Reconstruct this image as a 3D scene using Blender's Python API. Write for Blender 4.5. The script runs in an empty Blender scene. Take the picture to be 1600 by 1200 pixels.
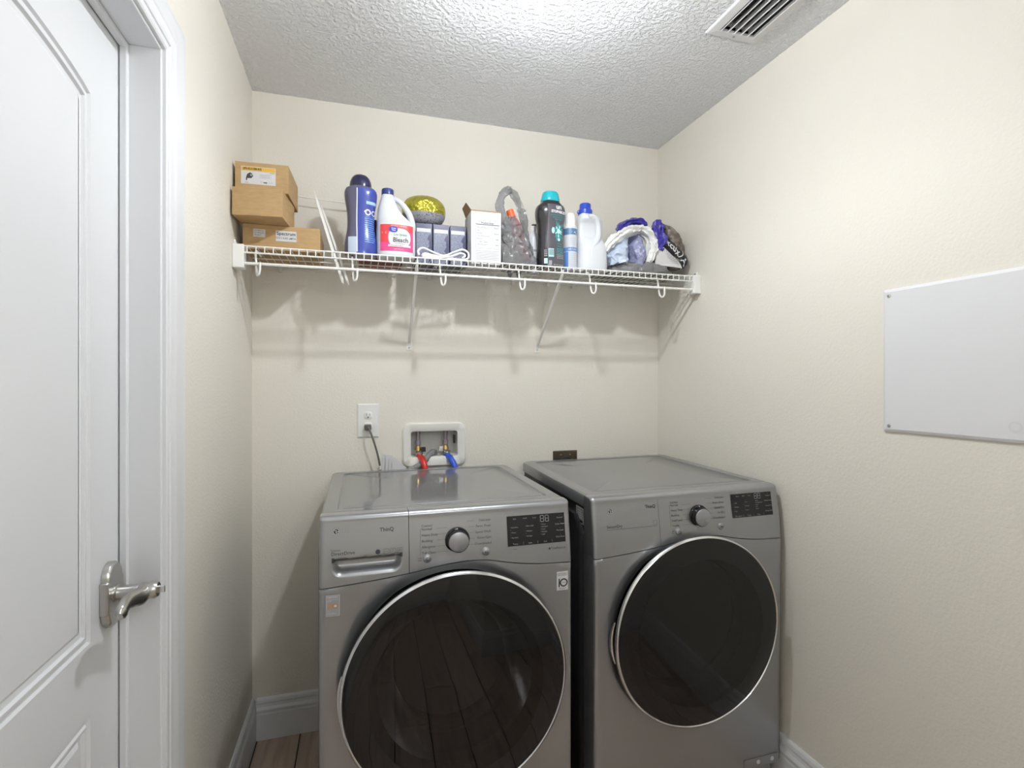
import bpy, math, random
from mathutils import Vector, noise, Matrix
random.seed(7)
S = bpy.context.scene
COL = S.collection
PI = math.pi

# ------------------------------------------------------------------ camera, world, exposure
YAW = math.radians(16.5)
cam_d = bpy.data.cameras.new('camera'); cam = bpy.data.objects.new('camera', cam_d); COL.objects.link(cam)
cam.location = (.386, -2.137, 1.344)
cam.rotation_euler = (PI/2, 0, -YAW)
cam_d.sensor_width = 36; cam_d.lens = 806*36/1600; cam_d.shift_y = -3/1600
cam_d.clip_start = .02
S.camera = cam
W_ = bpy.data.worlds.new('world'); S.world = W_; W_.use_nodes = True
W_.node_tree.nodes['Background'].inputs[0].default_value = (.8, .85, 1, 1)
W_.node_tree.nodes['Background'].inputs[1].default_value = .02
S.view_settings.view_transform = 'Standard'; S.view_settings.look = 'None'
S.view_settings.gamma = 1; S.view_settings.use_curve_mapping = False
S.view_settings.exposure = 0.14
S.cycles.use_denoising = True
S.cycles.max_bounces = 7; S.cycles.diffuse_bounces = 5; S.cycles.glossy_bounces = 3; S.cycles.transparent_max_bounces = 12
S.cycles.caustics_reflective = False; S.cycles.caustics_refractive = False
S.cycles.use_adaptive_sampling = True; S.cycles.adaptive_threshold = .07
LAMP_POWER = 640.0        # emission of the bulb on the laundry ceiling
FILL_POWER = 27.0        # emission of the globe added in the hall as fill light
RW = 1.736               # room width
CH = 2.44                # ceiling height

# ------------------------------------------------------------------ materials
def mat(name, col, rough=.5, metal=0, coat=0, coat_r=.05, spec=.5, bump=None, vary=None, trans=0, alpha=1, emit=None, sheen=0):
    m = bpy.data.materials.new(name); m.use_nodes = True
    nt = m.node_tree; b = nt.nodes['Principled BSDF']
    b.inputs['Base Color'].default_value = (*col, 1); b.inputs['Roughness'].default_value = rough
    b.inputs['Metallic'].default_value = metal; b.inputs['Coat Weight'].default_value = coat
    b.inputs['Coat Roughness'].default_value = coat_r; b.inputs['Specular IOR Level'].default_value = spec
    b.inputs['Transmission Weight'].default_value = trans; b.inputs['Alpha'].default_value = alpha
    if emit:
        b.inputs['Emission Color'].default_value = (*emit[0], 1); b.inputs['Emission Strength'].default_value = emit[1]
    tc = nt.nodes.new('ShaderNodeTexCoord')
    if vary:   # (scale, colour2, amount, stretch)
        sc, c2, lo, hi, st = vary
        mp = nt.nodes.new('ShaderNodeMapping'); mp.inputs['Scale'].default_value = st
        nz = nt.nodes.new('ShaderNodeTexNoise'); nz.inputs['Scale'].default_value = sc; nz.inputs['Detail'].default_value = 5
        cr = nt.nodes.new('ShaderNodeValToRGB')
        cr.color_ramp.elements[0].position = lo; cr.color_ramp.elements[0].color = (*col, 1)
        cr.color_ramp.elements[1].position = hi; cr.color_ramp.elements[1].color = (*c2, 1)
        nt.links.new(tc.outputs['Object'], mp.inputs[0]); nt.links.new(mp.outputs[0], nz.inputs[0])
        nt.links.new(nz.outputs[0], cr.inputs[0]); nt.links.new(cr.outputs[0], b.inputs['Base Color'])
    if bump:   # (scale, strength, distance, detail)
        nz = nt.nodes.new('ShaderNodeTexNoise'); nz.inputs['Scale'].default_value = bump[0]
        nz.inputs['Detail'].default_value = bump[3] if len(bump) > 3 else 2
        bp = nt.nodes.new('ShaderNodeBump'); bp.inputs['Strength'].default_value = bump[1]; bp.inputs['Distance'].default_value = bump[2]
        nt.links.new(tc.outputs['Object'], nz.inputs[0]); nt.links.new(nz.outputs[0], bp.inputs['Height'])
        nt.links.new(bp.outputs[0], b.inputs['Normal'])
    return m

M = {}
M['wall'] = mat('wall paint', (.785, .752, .675), .65, bump=(130, .35, .003, 3))
M['ceil'] = mat('ceiling paint', (.87, .88, .905), .8)
def ceiling_nodes(m):
    nt = m.node_tree; b = nt.nodes['Principled BSDF']; tc = nt.nodes.new('ShaderNodeTexCoord')
    n1 = nt.nodes.new('ShaderNodeTexNoise'); n1.inputs['Scale'].default_value = 75; n1.inputs['Detail'].default_value = 4; n1.inputs['Roughness'].default_value = .55
    cr = nt.nodes.new('ShaderNodeValToRGB'); cr.color_ramp.elements[0].position = .42; cr.color_ramp.elements[1].position = .60
    bp = nt.nodes.new('ShaderNodeBump'); bp.inputs['Strength'].default_value = .8; bp.inputs['Distance'].default_value = .006
    nt.links.new(tc.outputs['Object'], n1.inputs[0]); nt.links.new(n1.outputs[0], cr.inputs[0])
    nt.links.new(cr.outputs[0], bp.inputs['Height']); nt.links.new(bp.outputs[0], b.inputs['Normal'])
ceiling_nodes(M['ceil'])
M['trim'] = mat('white trim paint', (.74, .75, .77), .38)
M['door'] = mat('white door paint', (.72, .73, .75), .42, bump=(60, .05, .001))
M['grout'] = mat('floor joint', (.03, .025, .02), .9)
WOODS = []
for i, c in enumerate([(.52, .405, .32), (.55, .435, .35), (.49, .38, .295), (.57, .455, .37)]):
    WOODS.append(mat('wood plank %d' % i, c, .33, vary=(6, tuple(v*.62 for v in c), .45, .8, (6, .6, 1)), bump=(40, .06, .001)))
M['steel'] = mat('graphite steel', (.37, .377, .39), .29, metal=.75, coat=.35, coat_r=.08, bump=(900, .04, .0005))
M['steeltop'] = mat('graphite enamel', (.19, .195, .208), .34, metal=.45, coat=.8, coat_r=.06, bump=(700, .03, .0005))
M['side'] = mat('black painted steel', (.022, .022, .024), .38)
M['chrome'] = mat('chrome', (.78, .78, .79), .16, metal=1)
M['nickel'] = mat('brushed nickel', (.55, .54, .52), .28, metal=1)
M['black'] = mat('black plastic', (.012, .012, .013), .35)
M['gloss'] = mat('black gloss plastic', (.008, .008, .009), .08)
M['panelblk'] = mat('display glass', (.012, .012, .014), .25)
M['print'] = mat('dark print', (.05, .05, .055), .5)
M['lprint'] = mat('light print', (.33, .33, .34), .5)
M['wprint'] = mat('white print', (.75, .75, .76), .5)
M['knob'] = mat('knob steel', (.42, .43, .45), .40, metal=.8)
M['drum'] = mat('stainless drum', (.5, .5, .5), .3, metal=1)
M['laundryw'] = mat('white laundry', (.75, .76, .78), .9, bump=(40, .5, .01))
M['laundryg'] = mat('grey laundry', (.45, .45, .46), .9, bump=(40, .5, .01))
M['wire'] = mat('white vinyl wire', (.82, .81, .78), .35)
M['whitep'] = mat('white plastic', (.82, .82, .80), .35)
M['wplate'] = mat('white enamel plate', (.76, .765, .785), .38, bump=(30, .04, .001))
M['card'] = mat('cardboard', (.50, .335, .165), .8, vary=(30, (.44, .29, .135), .35, .7, (1, 1, 4)))
M['cardin'] = mat('cardboard inside', (.36, .235, .12), .85)
M['paper'] = mat('white paper label', (.66, .66, .67), .6)
M['yellow'] = mat('yellow print', (.72, .45, .06), .6)
M['navy'] = mat('navy plastic cap', (.015, .015, .06), .18, coat=.4)
M['blue'] = mat('blue label film', (.035, .06, .34), .28, coat=.5)
M['bluegrey'] = mat('purple grey bottle plastic', (.10, .10, .17), .2, coat=.4)
M['ltblue'] = mat('light blue print', (.25, .55, .85), .5)
M['pale'] = mat('pale blue plastic', (.50, .58, .70), .3)
M['hdpe'] = mat('white bottle plastic', (.65, .67, .70), .35)
M['pink'] = mat('pink label', (.75, .07, .26), .4)
M['red'] = mat('red label', (.72, .06, .07), .4)
M['capblue'] = mat('blue cap', (.03, .07, .50), .3)
M['teal'] = mat('teal cap', (.01, .42, .50), .25, coat=.3)
M['tealp'] = mat('teal print', (.04, .30, .32), .5)
M['blackb'] = mat('black bottle plastic', (.018, .018, .022), .22, coat=.4)
M['darkgrey'] = mat('dark grey label film', (.085, .08, .095), .3, coat=.3)
M['gold'] = mat('gold foil', (.50, .46, .06), .22, metal=.85, bump=(45, .9, .016, 3))
M['dots'] = mat('grey dotted fabric', (.30, .30, .33), .7, vary=(170, (.04, .04, .05), .58, .62, (1, 1, 1)))
M['navybox'] = mat('navy carton', (.11, .12, .20), .3, vary=(260, (.26, .28, .36), .42, .62, (1, 1, 1)))
M['navybox2'] = mat('dark navy carton', (.025, .028, .09), .28)
M['redbox'] = mat('dark red carton', (.20, .025, .02), .5)
M['cable'] = mat('white cable sheath', (.74, .74, .75), .35)
M['bag'] = mat('thin grey plastic film', (.22, .222, .228), .18, alpha=.62, bump=(60, .5, .006, 3))
M['pinkb'] = mat('pink bottle plastic', (.36, .12, .13), .3)
M['orange'] = mat('orange cap', (.85, .12, .03), .35)
M['clearbag'] = mat('clear grey plastic film', (.24, .24, .24), .15, alpha=.75, bump=(40, .8, .012, 4))
M['whitebag'] = mat('white plastic bag film', (.78, .78, .76), .4, bump=(30, .7, .012, 4))
M['bluebag'] = mat('pale blue plastic bag film', (.50, .58, .72), .3, bump=(35, .8, .012, 4))
M['lilac'] = mat('lilac grey plastic film', (.27, .28, .43), .25, bump=(35, .8, .012, 4))
M['purple'] = mat('violet plastic film', (.065, .05, .34), .2, bump=(35, .8, .012, 4))
M['brownbag'] = mat('brown printed plastic film', (.14, .11, .09), .3, vary=(22, (.30, .26, .22), .5, .62, (1, 1, 1)), bump=(40, .8, .012, 4))
M['blackbag'] = mat('black plastic film', (.02, .02, .025), .25, bump=(40, .8, .012, 4))
M['brass'] = mat('brass', (.55, .38, .16), .3, metal=1)
M['redhose'] = mat('red hose', (.60, .02, .02), .3, coat=.3)
M['bluehose'] = mat('blue hose', (.02, .10, .62), .3, coat=.3)
M['greyhose'] = mat('grey ribbed hose', (.24, .24, .24), .5)
M['cord'] = mat('grey cord', (.13, .125, .12), .5)
M['bronze'] = mat('bronze metal plate', (.14, .115, .09), .35, metal=.8)
M['duct'] = mat('dark duct', (.03, .03, .03), .8)
M['ventw'] = mat('vent paint', (.74, .74, .75), .45)
M['bulb'] = mat('lit bulb', (1, 1, 1), .5, emit=((.93, .965, 1), LAMP_POWER))
M['globe'] = mat('fill light globe', (1, 1, 1), .5, emit=((.93, .965, 1), FILL_POWER))
M['certo'] = mat('tan seal print', (.45, .30, .20), .5)
M['certg'] = mat('grey sticker', (.35, .36, .37), .5)

def glass_mat(name, tint, ior=1.5):
    m = bpy.data.materials.new(name); m.use_nodes = True; nt = m.node_tree; nt.nodes.clear()
    o = nt.nodes.new('ShaderNodeOutputMaterial'); mx = nt.nodes.new('ShaderNodeMixShader')
    t = nt.nodes.new('ShaderNodeBsdfTransparent'); t.inputs[0].default_value = (tint, tint, tint*1.02, 1)
    g = nt.nodes.new('ShaderNodeBsdfGlossy'); g.inputs['Roughness'].default_value = 0.015; g.inputs[0].default_value = (1, 1, 1, 1)
    f = nt.nodes.new('ShaderNodeFresnel'); f.inputs[0].default_value = ior
    nt.links.new(f.outputs[0], mx.inputs[0]); nt.links.new(t.outputs[0], mx.inputs[1]); nt.links.new(g.outputs[0], mx.inputs[2])
    nt.links.new(mx.outputs[0], o.inputs[0]); return m
M['tint'] = glass_mat('smoked door glass', .40, 1.52)
M['bowl'] = glass_mat('clear door bowl', .75, 1.35)
M['border'] = mat('black glass border', (.005, .005, .006), .03, spec=.55)

# ------------------------------------------------------------------ geometry helpers
class G:
    def __init__(s): s.v = []; s.f = []; s.m = []
    def add(s, vs, fs, mi=0):
        o = len(s.v); s.v += [tuple(v) for v in vs]; s.f += [tuple(i+o for i in f) for f in fs]; s.m += [mi]*len(fs); return s
    def box(s, x0, x1, y0, y1, z0, z1, mi=0):
        x0, x1 = sorted((x0, x1)); y0, y1 = sorted((y0, y1)); z0, z1 = sorted((z0, z1))
        v = [(x, y, z) for x in (x0, x1) for y in (y0, y1) for z in (z0, z1)]
        return s.add(v, [(0,1,3,2),(4,6,7,5),(0,4,5,1),(2,3,7,6),(0,2,6,4),(1,5,7,3)], mi)
    def loft(s, rings, closed=True, cap=(True, True), mi=0):
        n = len(rings[0]); vs = [p for r in rings for p in r]; fs = []
        for i in range(len(rings)-1):
            for j in range(n if closed else n-1):
                k = (j+1) % n
                fs.append((i*n+j, i*n+k, (i+1)*n+k, (i+1)*n+j))
        if cap[0]: fs.append(tuple(range(n-1, -1, -1)))
        if cap[1]: fs.append(tuple((len(rings)-1)*n+j for j in range(n)))
        return s.add(vs, fs, mi)
    def lathe(s, prof, o, axis='z', n=32, cap=(False, False), mi=0):
        rings = []
        for r, h in prof:
            ring = []
            for j in range(n):
                a = 2*PI*j/n
                if axis == 'z': p = (o[0]+r*math.cos(a), o[1]+r*math.sin(a), o[2]+h)
                elif axis == 'y': p = (o[0]+r*math.cos(a), o[1]+h, o[2]+r*math.sin(a))
                else: p = (o[0]+h, o[1]+r*math.cos(a), o[2]+r*math.sin(a))
                ring.append(p)
            rings.append(ring)
        return s.loft(rings, True, cap, mi)
    def tube(s, path, r, n=8, caps=True, mi=0, flat=1.0):
        P = [Vector(p) for p in path]; rings = []
        up = Vector((0, 0, 1)); prev = None
        for i, p in enumerate(P):
            t = (P[min(i+1, len(P)-1)]-P[max(i-1, 0)]).normalized()
            if prev is None:
                a = up if abs(t.dot(up)) < .9 else Vector((1, 0, 0))
                x = t.cross(a).normalized()
            else:
                x = (prev-t*prev.dot(t)).normalized()
            y = t.cross(x); prev = x
            rr = r[i] if isinstance(r, (list, tuple)) else r
            rings.append([p+x*rr*math.cos(2*PI*j/n)+y*rr*flat*math.sin(2*PI*j/n) for j in range(n)])
        return s.loft(rings, True, (caps, caps), mi)
    def grid(s, nu, nv, fn, mi=0):
        vs = [fn(i/nu, j/nv) for j in range(nv+1) for i in range(nu+1)]
        fs = [(j*(nu+1)+i, j*(nu+1)+i+1, (j+1)*(nu+1)+i+1, (j+1)*(nu+1)+i) for j in range(nv) for i in range(nu)]
        return s.add(vs, fs, mi)
    def mapv(s, fn): s.v = [tuple(fn(*v)) for v in s.v]; return s
    def shift(s, dx, dy, dz): return s.mapv(lambda x, y, z: (x+dx, y+dy, z+dz))
    def build(s, name, mats, parent=None, smooth=False, bevel=0, seg=2, local=False, fix=True):
        me = bpy.data.meshes.new(name); v = s.v
        if parent is not None and not local:
            L = parent.location
            if parent.parent is not None: L = Vector(L)+parent.parent.location
            v = [(a-L[0], b-L[1], c-L[2]) for a, b, c in v]
        me.from_pydata(v, [], s.f)
        ms = mats if isinstance(mats, (list, tuple)) else [mats]
        for mm in ms: me.materials.append(mm)
        if len(ms) > 1: me.polygons.foreach_set('material_index', s.m)
        if fix:
            import bmesh
            bm = bmesh.new(); bm.from_mesh(me); bmesh.ops.recalc_face_normals(bm, faces=bm.faces); bm.to_mesh(me); bm.free()
        if smooth:
            me.polygons.foreach_set('use_smooth', [True]*len(me.polygons))
            me.set_sharp_from_angle(angle=math.radians(smooth if smooth > 1 else 40))
        me.update()
        o = bpy.data.objects.new(name, me); COL.objects.link(o)
        if parent is not None: o.parent = parent
        if bevel:
            b = o.modifiers.new('bevel', 'BEVEL'); b.width = bevel; b.segments = seg; b.limit_method = 'ANGLE'; b.angle_limit = math.radians(40)
        return o
def thing(name, label, cat, loc=(0, 0, 0), group=None):
    o = bpy.data.objects.new(name, None); COL.objects.link(o); o.location = loc; o.empty_display_size = .05
    return tag(o, label, cat, group)
def tag(o, label, cat, group=None):
    o['label'] = label; o['category'] = cat
    if group: o['group'] = group
    return o
def struct(o, label=None):
    o['kind'] = 'structure'
    if label: o['label'] = label
    return o
def rebase(o):
    """put a one-mesh thing's origin at its base"""
    vs = [v.co for v in o.data.vertices]
    c = Vector(((min(v.x for v in vs)+max(v.x for v in vs))/2, (min(v.y for v in vs)+max(v.y for v in vs))/2, min(v.z for v in vs)))
    o.data.transform(Matrix.Translation(-c)); o.location = c; return o
def text2d(s, size, align='LEFT', bold=0.0):
    cu = bpy.data.curves.new('t', 'FONT'); cu.body = s; cu.size = size; cu.align_x = align; cu.align_y = 'CENTER'
    cu.resolution_u = 2; cu.offset = bold
    o = bpy.data.objects.new('t', cu); COL.objects.link(o)
    me = bpy.data.meshes.new_from_object(o)
    vs = [(v.co.x, v.co.y) for v in me.vertices]; fs = [tuple(p.vertices) for p in me.polygons]
    bpy.data.objects.remove(o); bpy.data.meshes.remove(me); bpy.data.curves.remove(cu)
    return vs, fs
def put_text(g, s, x, z, size, surf, align='LEFT', mi=0, bold=0.0, sx=1.0, rot=0.0):
    """letters on a surface: surf(x, z) -> point"""
    vs, fs = text2d(s, size, align, bold); c, n = math.cos(rot), math.sin(rot)
    g.add([surf(x+(a*sx*c-b*n), z+(a*sx*n+b*c)) for a, b in vs], fs, mi)
def put_rect(g, x0, x1, z0, z1, surf, mi=0, nu=1, nv=1):
    g.grid(nu, nv, lambda u, v: surf(x0+(x1-x0)*u, z0+(z1-z0)*v), mi)
def put_disc(g, x, z, r, surf, mi=0, n=20, r0=0):
    if r0: 
        ring = [surf(x+q*math.cos(2*PI*i/n), z+q*math.sin(2*PI*i/n)) for q in (r0, r) for i in range(n)]
        g.add(ring, [(i, (i+1) % n, n+(i+1) % n, n+i) for i in range(n)], mi)
    else:
        g.add([surf(x+r*math.cos(2*PI*i/n), z+r*math.sin(2*PI*i/n)) for i in range(n)], [tuple(range(n))], mi)
def interp(pts, x):
    """smooth (Catmull-Rom like) interpolation through points"""
    if x <= pts[0][0]: return pts[0][1]
    if x >= pts[-1][0]: return pts[-1][1]
    for i in range(len(pts)-1):
        if pts[i][0] <= x <= pts[i+1][0]:
            p1, p2 = pts[i], pts[i+1]; p0 = pts[max(i-1, 0)]; p3 = pts[min(i+2, len(pts)-1)]
            h = p2[0]-p1[0]; t = (x-p1[0])/h
            m1 = (p2[1]-p0[1])/(p2[0]-p0[0]) if p2[0] > p0[0] else 0
            m2 = (p3[1]-p1[1])/(p3[0]-p1[0]) if p3[0] > p1[0] else 0
            return (2*t**3-3*t*t+1)*p1[1]+(t**3-2*t*t+t)*h*m1+(-2*t**3+3*t*t)*p2[1]+(t**3-t*t)*h*m2
def catmull(P, n=6):
    P = [Vector(p) for p in P]; out = []
    for i in range(len(P)-1):
        a, b = P[max(i-1, 0)], P[i]; c, d = P[i+1], P[min(i+2, len(P)-1)]
        for k in range(n):
            t = k/n
            out.append(.5*((2*b)+(-a+c)*t+(2*a-5*b+4*c-d)*t*t+(-a+3*b-3*c+d)*t**3))
    out.append(P[-1]); return out
def sring(cx, cy, z, rx, ry, n=32, e=2.0, rot=0.0):
    """superellipse ring"""
    out = []
    for j in range(n):
        a = 2*PI*j/n; c, s_ = math.cos(a), math.sin(a)
        x = rx*math.copysign(abs(c)**(2/e), c); y = ry*math.copysign(abs(s_)**(2/e), s_)
        out.append((cx+x*math.cos(rot)-y*math.sin(rot), cy+x*math.sin(rot)+y*math.cos(rot), z))
    return out
def crumple(g, amp, scale, seed, det=3, hard=False):
    def f(x, y, z):
        p = Vector((x, y, z))*scale+Vector((seed*3.1, seed*1.7, seed*2.3))
        d = noise.turbulence_vector(p, det, hard)-(Vector((.55, .55, .55)) if hard else Vector((0, 0, 0)))
        return x+d[0]*amp, y+d[1]*amp, z+d[2]*amp
    return g.mapv(f)

# ------------------------------------------------------------------ the room
BX0, BX1, BZ0, BZ1 = .586, .781, 1.036, 1.143      # opening of the water outlet box in the back wall
g = G()
g.box(-.12, BX0, 0, .12, 0, CH).box(BX1, RW+.12, 0, .12, 0, CH).box(BX0, BX1, 0, .12, 0, BZ0).box(BX0, BX1, 0, .12, BZ1, CH)
struct(g.build('wall_back', M['wall']))
DY0, DY1, DZ = -.935, -1.70, 2.016                 # door opening in the left wall
g = G().box(-.12, 0, 0, DY0+.018, 0, CH).box(-.12, 0, DY1-.018, -4.1, 0, CH).box(-.12, 0, DY0+.018, DY1-.018, DZ+.018, CH)
struct(g.build('wall_left', M['wall']))
struct(G().box(RW, RW+.12, 0, -2.13, 0, CH).build('wall_right', M['wall']))
struct(G().box(1.015, RW+.12, -2.13, -4.1, 0, CH).build('wall_front', M['wall']))
struct(G().box(-.12, 1.1, -4.1, -4.2, 0, CH).build('wall_hall', M['wall']))
VX0, VX1, VY0, VY1 = 1.455, 1.580, -.79, -1.06     # vent hole
g = G().box(-.2, VX0, .12, -4.2, CH, CH+.1).box(VX1, RW+.2, .12, -4.2, CH, CH+.1).box(VX0, VX1, .12, VY0, CH, CH+.1).box(VX0, VX1, VY1, -4.2, CH, CH+.1)
struct(g.build('ceiling', M['ceil']))
floor = struct(G().box(-.15, RW+.15, .15, -4.25, -.06, -.006).build('floor', M['grout']))
PW, k = .152, 0
pm = {}
x = .17-2*PW
while x < RW+.02:
    y = .02+random.random()*-.9+.9
    while y > -4.15:
        L = 1.21; y0, y1 = min(y, .02), max(y-L, -4.15)
        if y0-y1 > .05:
            xa, xb = max(x+.0022, -.10), min(x+PW-.0022, RW+.05)
            if xb > xa+.01:
                zz = random.uniform(-.0005, .0004)
                key = (round(xb-xa, 4), round(y0-y1, 4), k % 4)
                if key not in pm:
                    me = G().box(0, xb-xa, -(y0-y1)+.0044, 0, -.008, 0)
                    o = me.build('plank', WOODS[k % 4], None, bevel=.0012, seg=1); pm[key] = o.data
                    o.parent = floor
                else:
                    o = bpy.data.objects.new('plank', pm[key]); COL.objects.link(o); o.parent = floor
                o.location = (xa, y0, zz); k += 1+random.randint(0, 2)
        y -= L
    x += PW
# baseboards
def bb_prof(h): return [(0, 0), (.016, 0), (.016, h*.62), (.0145, h*.65), (.0145, h*.68), (.0165, h*.70), (.0165, h*.74), (.012, h*.80), (.0105, h*.86), (.0115, h*.90), (.009, h*.965), (.004, h), (0, h)]
def baseboard(name, p0, p1, nrm, h):
    g = G(); rings = []
    for p in (p0, p1): rings.append([(p[0]+nrm[0]*d, p[1]+nrm[1]*d, z) for d, z in bb_prof(h)])
    g.loft(rings); return struct(g.build(name, M['trim']))
baseboard('baseboard_left', (0, 0), (0, -.829), (1, 0), .155)
baseboard('baseboard_back', (.0165, 0), (RW-.0165, 0), (0, -1), .153)
baseboard('baseboard_right', (RW, 0), (RW, -2.13), (-1, 0), .176)
baseboard('baseboard_front', (1.015, -2.13), (RW-.0165, -2.13), (0, 1), .153)
baseboard('baseboard_corner', (1.015, -4.1), (1.015, -2.13+.0165), (-1, 0), .153)
baseboard('baseboard_hall', (0.017, -4.1), (1.015-.0165, -4.1), (0, 1), .153)
baseboard('baseboard_left_hall', (0, DY1-.11), (0, -4.1), (1, 0), .153)
# door lining, stop and casing
g = G()
g.box(-.125, .002, DY0, DY0+.018, 0, DZ+.018).box(-.125, .002, DY1, DY1-.018, 0, DZ+.018).box(-.125, .002, DY0, DY1, DZ, DZ+.018)
g.box(-.066, -.053, DY0, DY0-.012, 0, DZ).box(-.066, -.053, DY1, DY1+.012, 0, DZ).box(-.066, -.053, DY0-.012, DY1+.012, DZ, DZ-.012)
struct(g.build('trim_1', M['trim'], bevel=.002), 'white door lining with narrow stop')
prof = [(0, .0), (0, .0085), (.004, .0105), (.012, .0105), (.016, .0085), (.020, .0085), (.022, .011), (.048, .0125), (.052, .0145), (.058, .0150), (.062, .0135), (.078, .0155), (.092, .0165), (.098, .0150), (.100, .011), (.100, 0)]
e = .006
path = [(DY0+e, 0, 1, 0), (DY0+e, DZ+e, 1, 1), (DY1-e, DZ+e, -1, 1), (DY1-e, 0, -1, 0)]
rings = [[(h, py+sy*d, pz+sz*d*.9) for d, h in prof] for py, pz, sy, sz in path]
struct(G().loft(rings).build('trim_2', M['trim'], smooth=25), 'white moulded casing round the door')

# door leaf with two mouldings and lever
door = struct(bpy.data.objects.new('door_1', None), 'white two-panel door with arched upper panel'); COL.objects.link(door); door.location = (-.068, -1.32, 0)
FX = -.068
def ring_path(pts, prof, sgn=1):
    n = len(pts); rings = []
    for i in range(n):
        p, a, b = Vector(pts[i]), Vector(pts[i-1]), Vector(pts[(i+1) % n])
        d1 = (p-a).normalized(); d2 = (b-p).normalized()
        n1 = Vector((-d1.y, d1.x)); n2 = Vector((-d2.y, d2.x)); nn = (n1+n2).normalized(); k = 1/max(.3, nn.dot(n1))
        rings.append([(FX+h, p.x+nn.x*k*d, p.y+nn.y*k*d) for d, h in prof])
    return rings
def arch(t): return 1.852+.040*math.sin(PI*t)**.8
up = [(-1.055, .885)]+[(-1.055-.53*i/24, arch(i/24)) for i in range(25)]+[(-1.585, .885)]
lo = [(-1.055, .20), (-1.055, .757), (-1.585, .757), (-1.585, .20)]
mprof = [(0, 0), (.003, -.0045), (.009, -.0045), (.012, -.001), (.016, -.001), (.019, -.006), (.027, -.007), (.034, -.003)]
leaf = G()
def panel(outline, raised):
    rr = ring_path(outline, mprof); n = len(rr); m = len(mprof)
    vs = [p for r in rr for p in r]
    leaf.add(vs, [(i*m+j, i*m+j+1, ((i+1) % n)*m+j+1, ((i+1) % n)*m+j) for i in range(n) for j in range(m-1)])
    inner = [r[-1] for r in rr]
    if raised:
        rr2 = ring_path(outline, [(.034, -.003), (.050, -.0035), (.075, .001)]); vs = [p for r in rr2 for p in r]
        leaf.add(vs, [(i*3+j, i*3+j+1, ((i+1) % n)*3+j+1, ((i+1) % n)*3+j) for i in range(n) for j in range(2)])
        inner = [r[-1] for r in rr2]
    if n == 4: leaf.add(inner, [(0, 1, 2, 3)])
    else:
        tops = inner[1:-1]; zb_ = inner[0][2]; m_ = len(tops)
        leaf.add(tops+[(q[0], q[1], zb_) for q in tops], [(i, i+1, m_+i+1, m_+i) for i in range(m_-1)])
    return [r[0] for r in rr]
ou, ol = panel(up, False), panel(lo, True)
yl, yr = DY1+.004, DY0-.004
# stiles and rails as flat pieces round the panels
def quad(y0, y1, z0, z1): leaf.add([(FX, y0, z0), (FX, y1, z0), (FX, y1, z1), (FX, y0, z1)], [(0, 1, 2, 3)])
quad(-1.055, yr, .01, DZ-.004); quad(yl, -1.585, .01, DZ-.004); quad(-1.585, -1.055, .757, .885); quad(-1.585, -1.055, .01, .20)
tp = [(FX, p[0], p[1]) for p in up[1:-1]]
leaf.add(tp+[(FX, p[1], DZ-.004) for p in tp], [(i, i+1, len(tp)+i+1, len(tp)+i) for i in range(len(tp)-1)])
leaf.box(-.103, FX-.0095, yl, yr, .01, DZ-.004)
leaf.add([(FX, yr, .01), (FX, yr, DZ-.004), (FX-.01, yr, DZ-.004), (FX-.01, yr, .01)], [(0, 1, 2, 3)])
leaf.build('door_leaf', M['door'], door, smooth=30, fix=False)
hz, hy = .945, -.990
hn = bpy.data.objects.new('door_handle', None); COL.objects.link(hn); hn.parent = door; hn['label'] = 'brushed nickel lever handle with shaped backplate'
hn.location = (FX+.068, hy+1.32, hz)
hn.location = Vector((FX, hy, hz))-door.location
# backplate: rounded top and bottom with square shoulders
out = []
for a in range(0, 181, 12): out.append((.029*math.cos(math.radians(a)), .030+.031*math.sin(math.radians(a))))
out += [(-.033, .030), (-.033, -.030)]
for a in range(180, 361, 12): out.append((.029*math.cos(math.radians(a)), -.030+.031*math.sin(math.radians(a))))
out += [(.033, -.030), (.033, .030)]
g = G().loft([[(FX+d, hy+p[0]*s_, hz+p[1]*s_) for p in out] for d, s_ in ((0, 1), (.010, 1), (.014, .93))])
g.build('backplate', M['nickel'], hn, smooth=35, bevel=.001)
g = G().lathe([(.0001, 0), (.0165, 0), (.0165, .004), (.0135, .006), (.0135, .046), (.0145, .050), (.0165, .056), (.0165, .066), (.013, .071), (.0001, .071)], (FX+.012, hy, hz), 'x', 24)
g.build('spindle', M['nickel'], hn, smooth=40)
pth = catmull([(FX+.060, hy, hz), (FX+.062, hy-.025, hz-.002), (FX+.060, hy-.05, hz+.004), (FX+.058, hy-.08, hz+.006), (FX+.060, hy-.108, hz-.004)], 6)
g = G().tube(pth, [.0125-.004*i/len(pth) if i < len(pth)-2 else .005 for i in range(len(pth))], 12, flat=1.5)
g.build('lever', M['nickel'], hn, smooth=50)
g = G().box(FX+.082, FX+.094, hy-.002, hy+.002, hz-.007, hz+.007)
g.build('thumb_turn', M['chrome'], hn, bevel=.0015)

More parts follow.
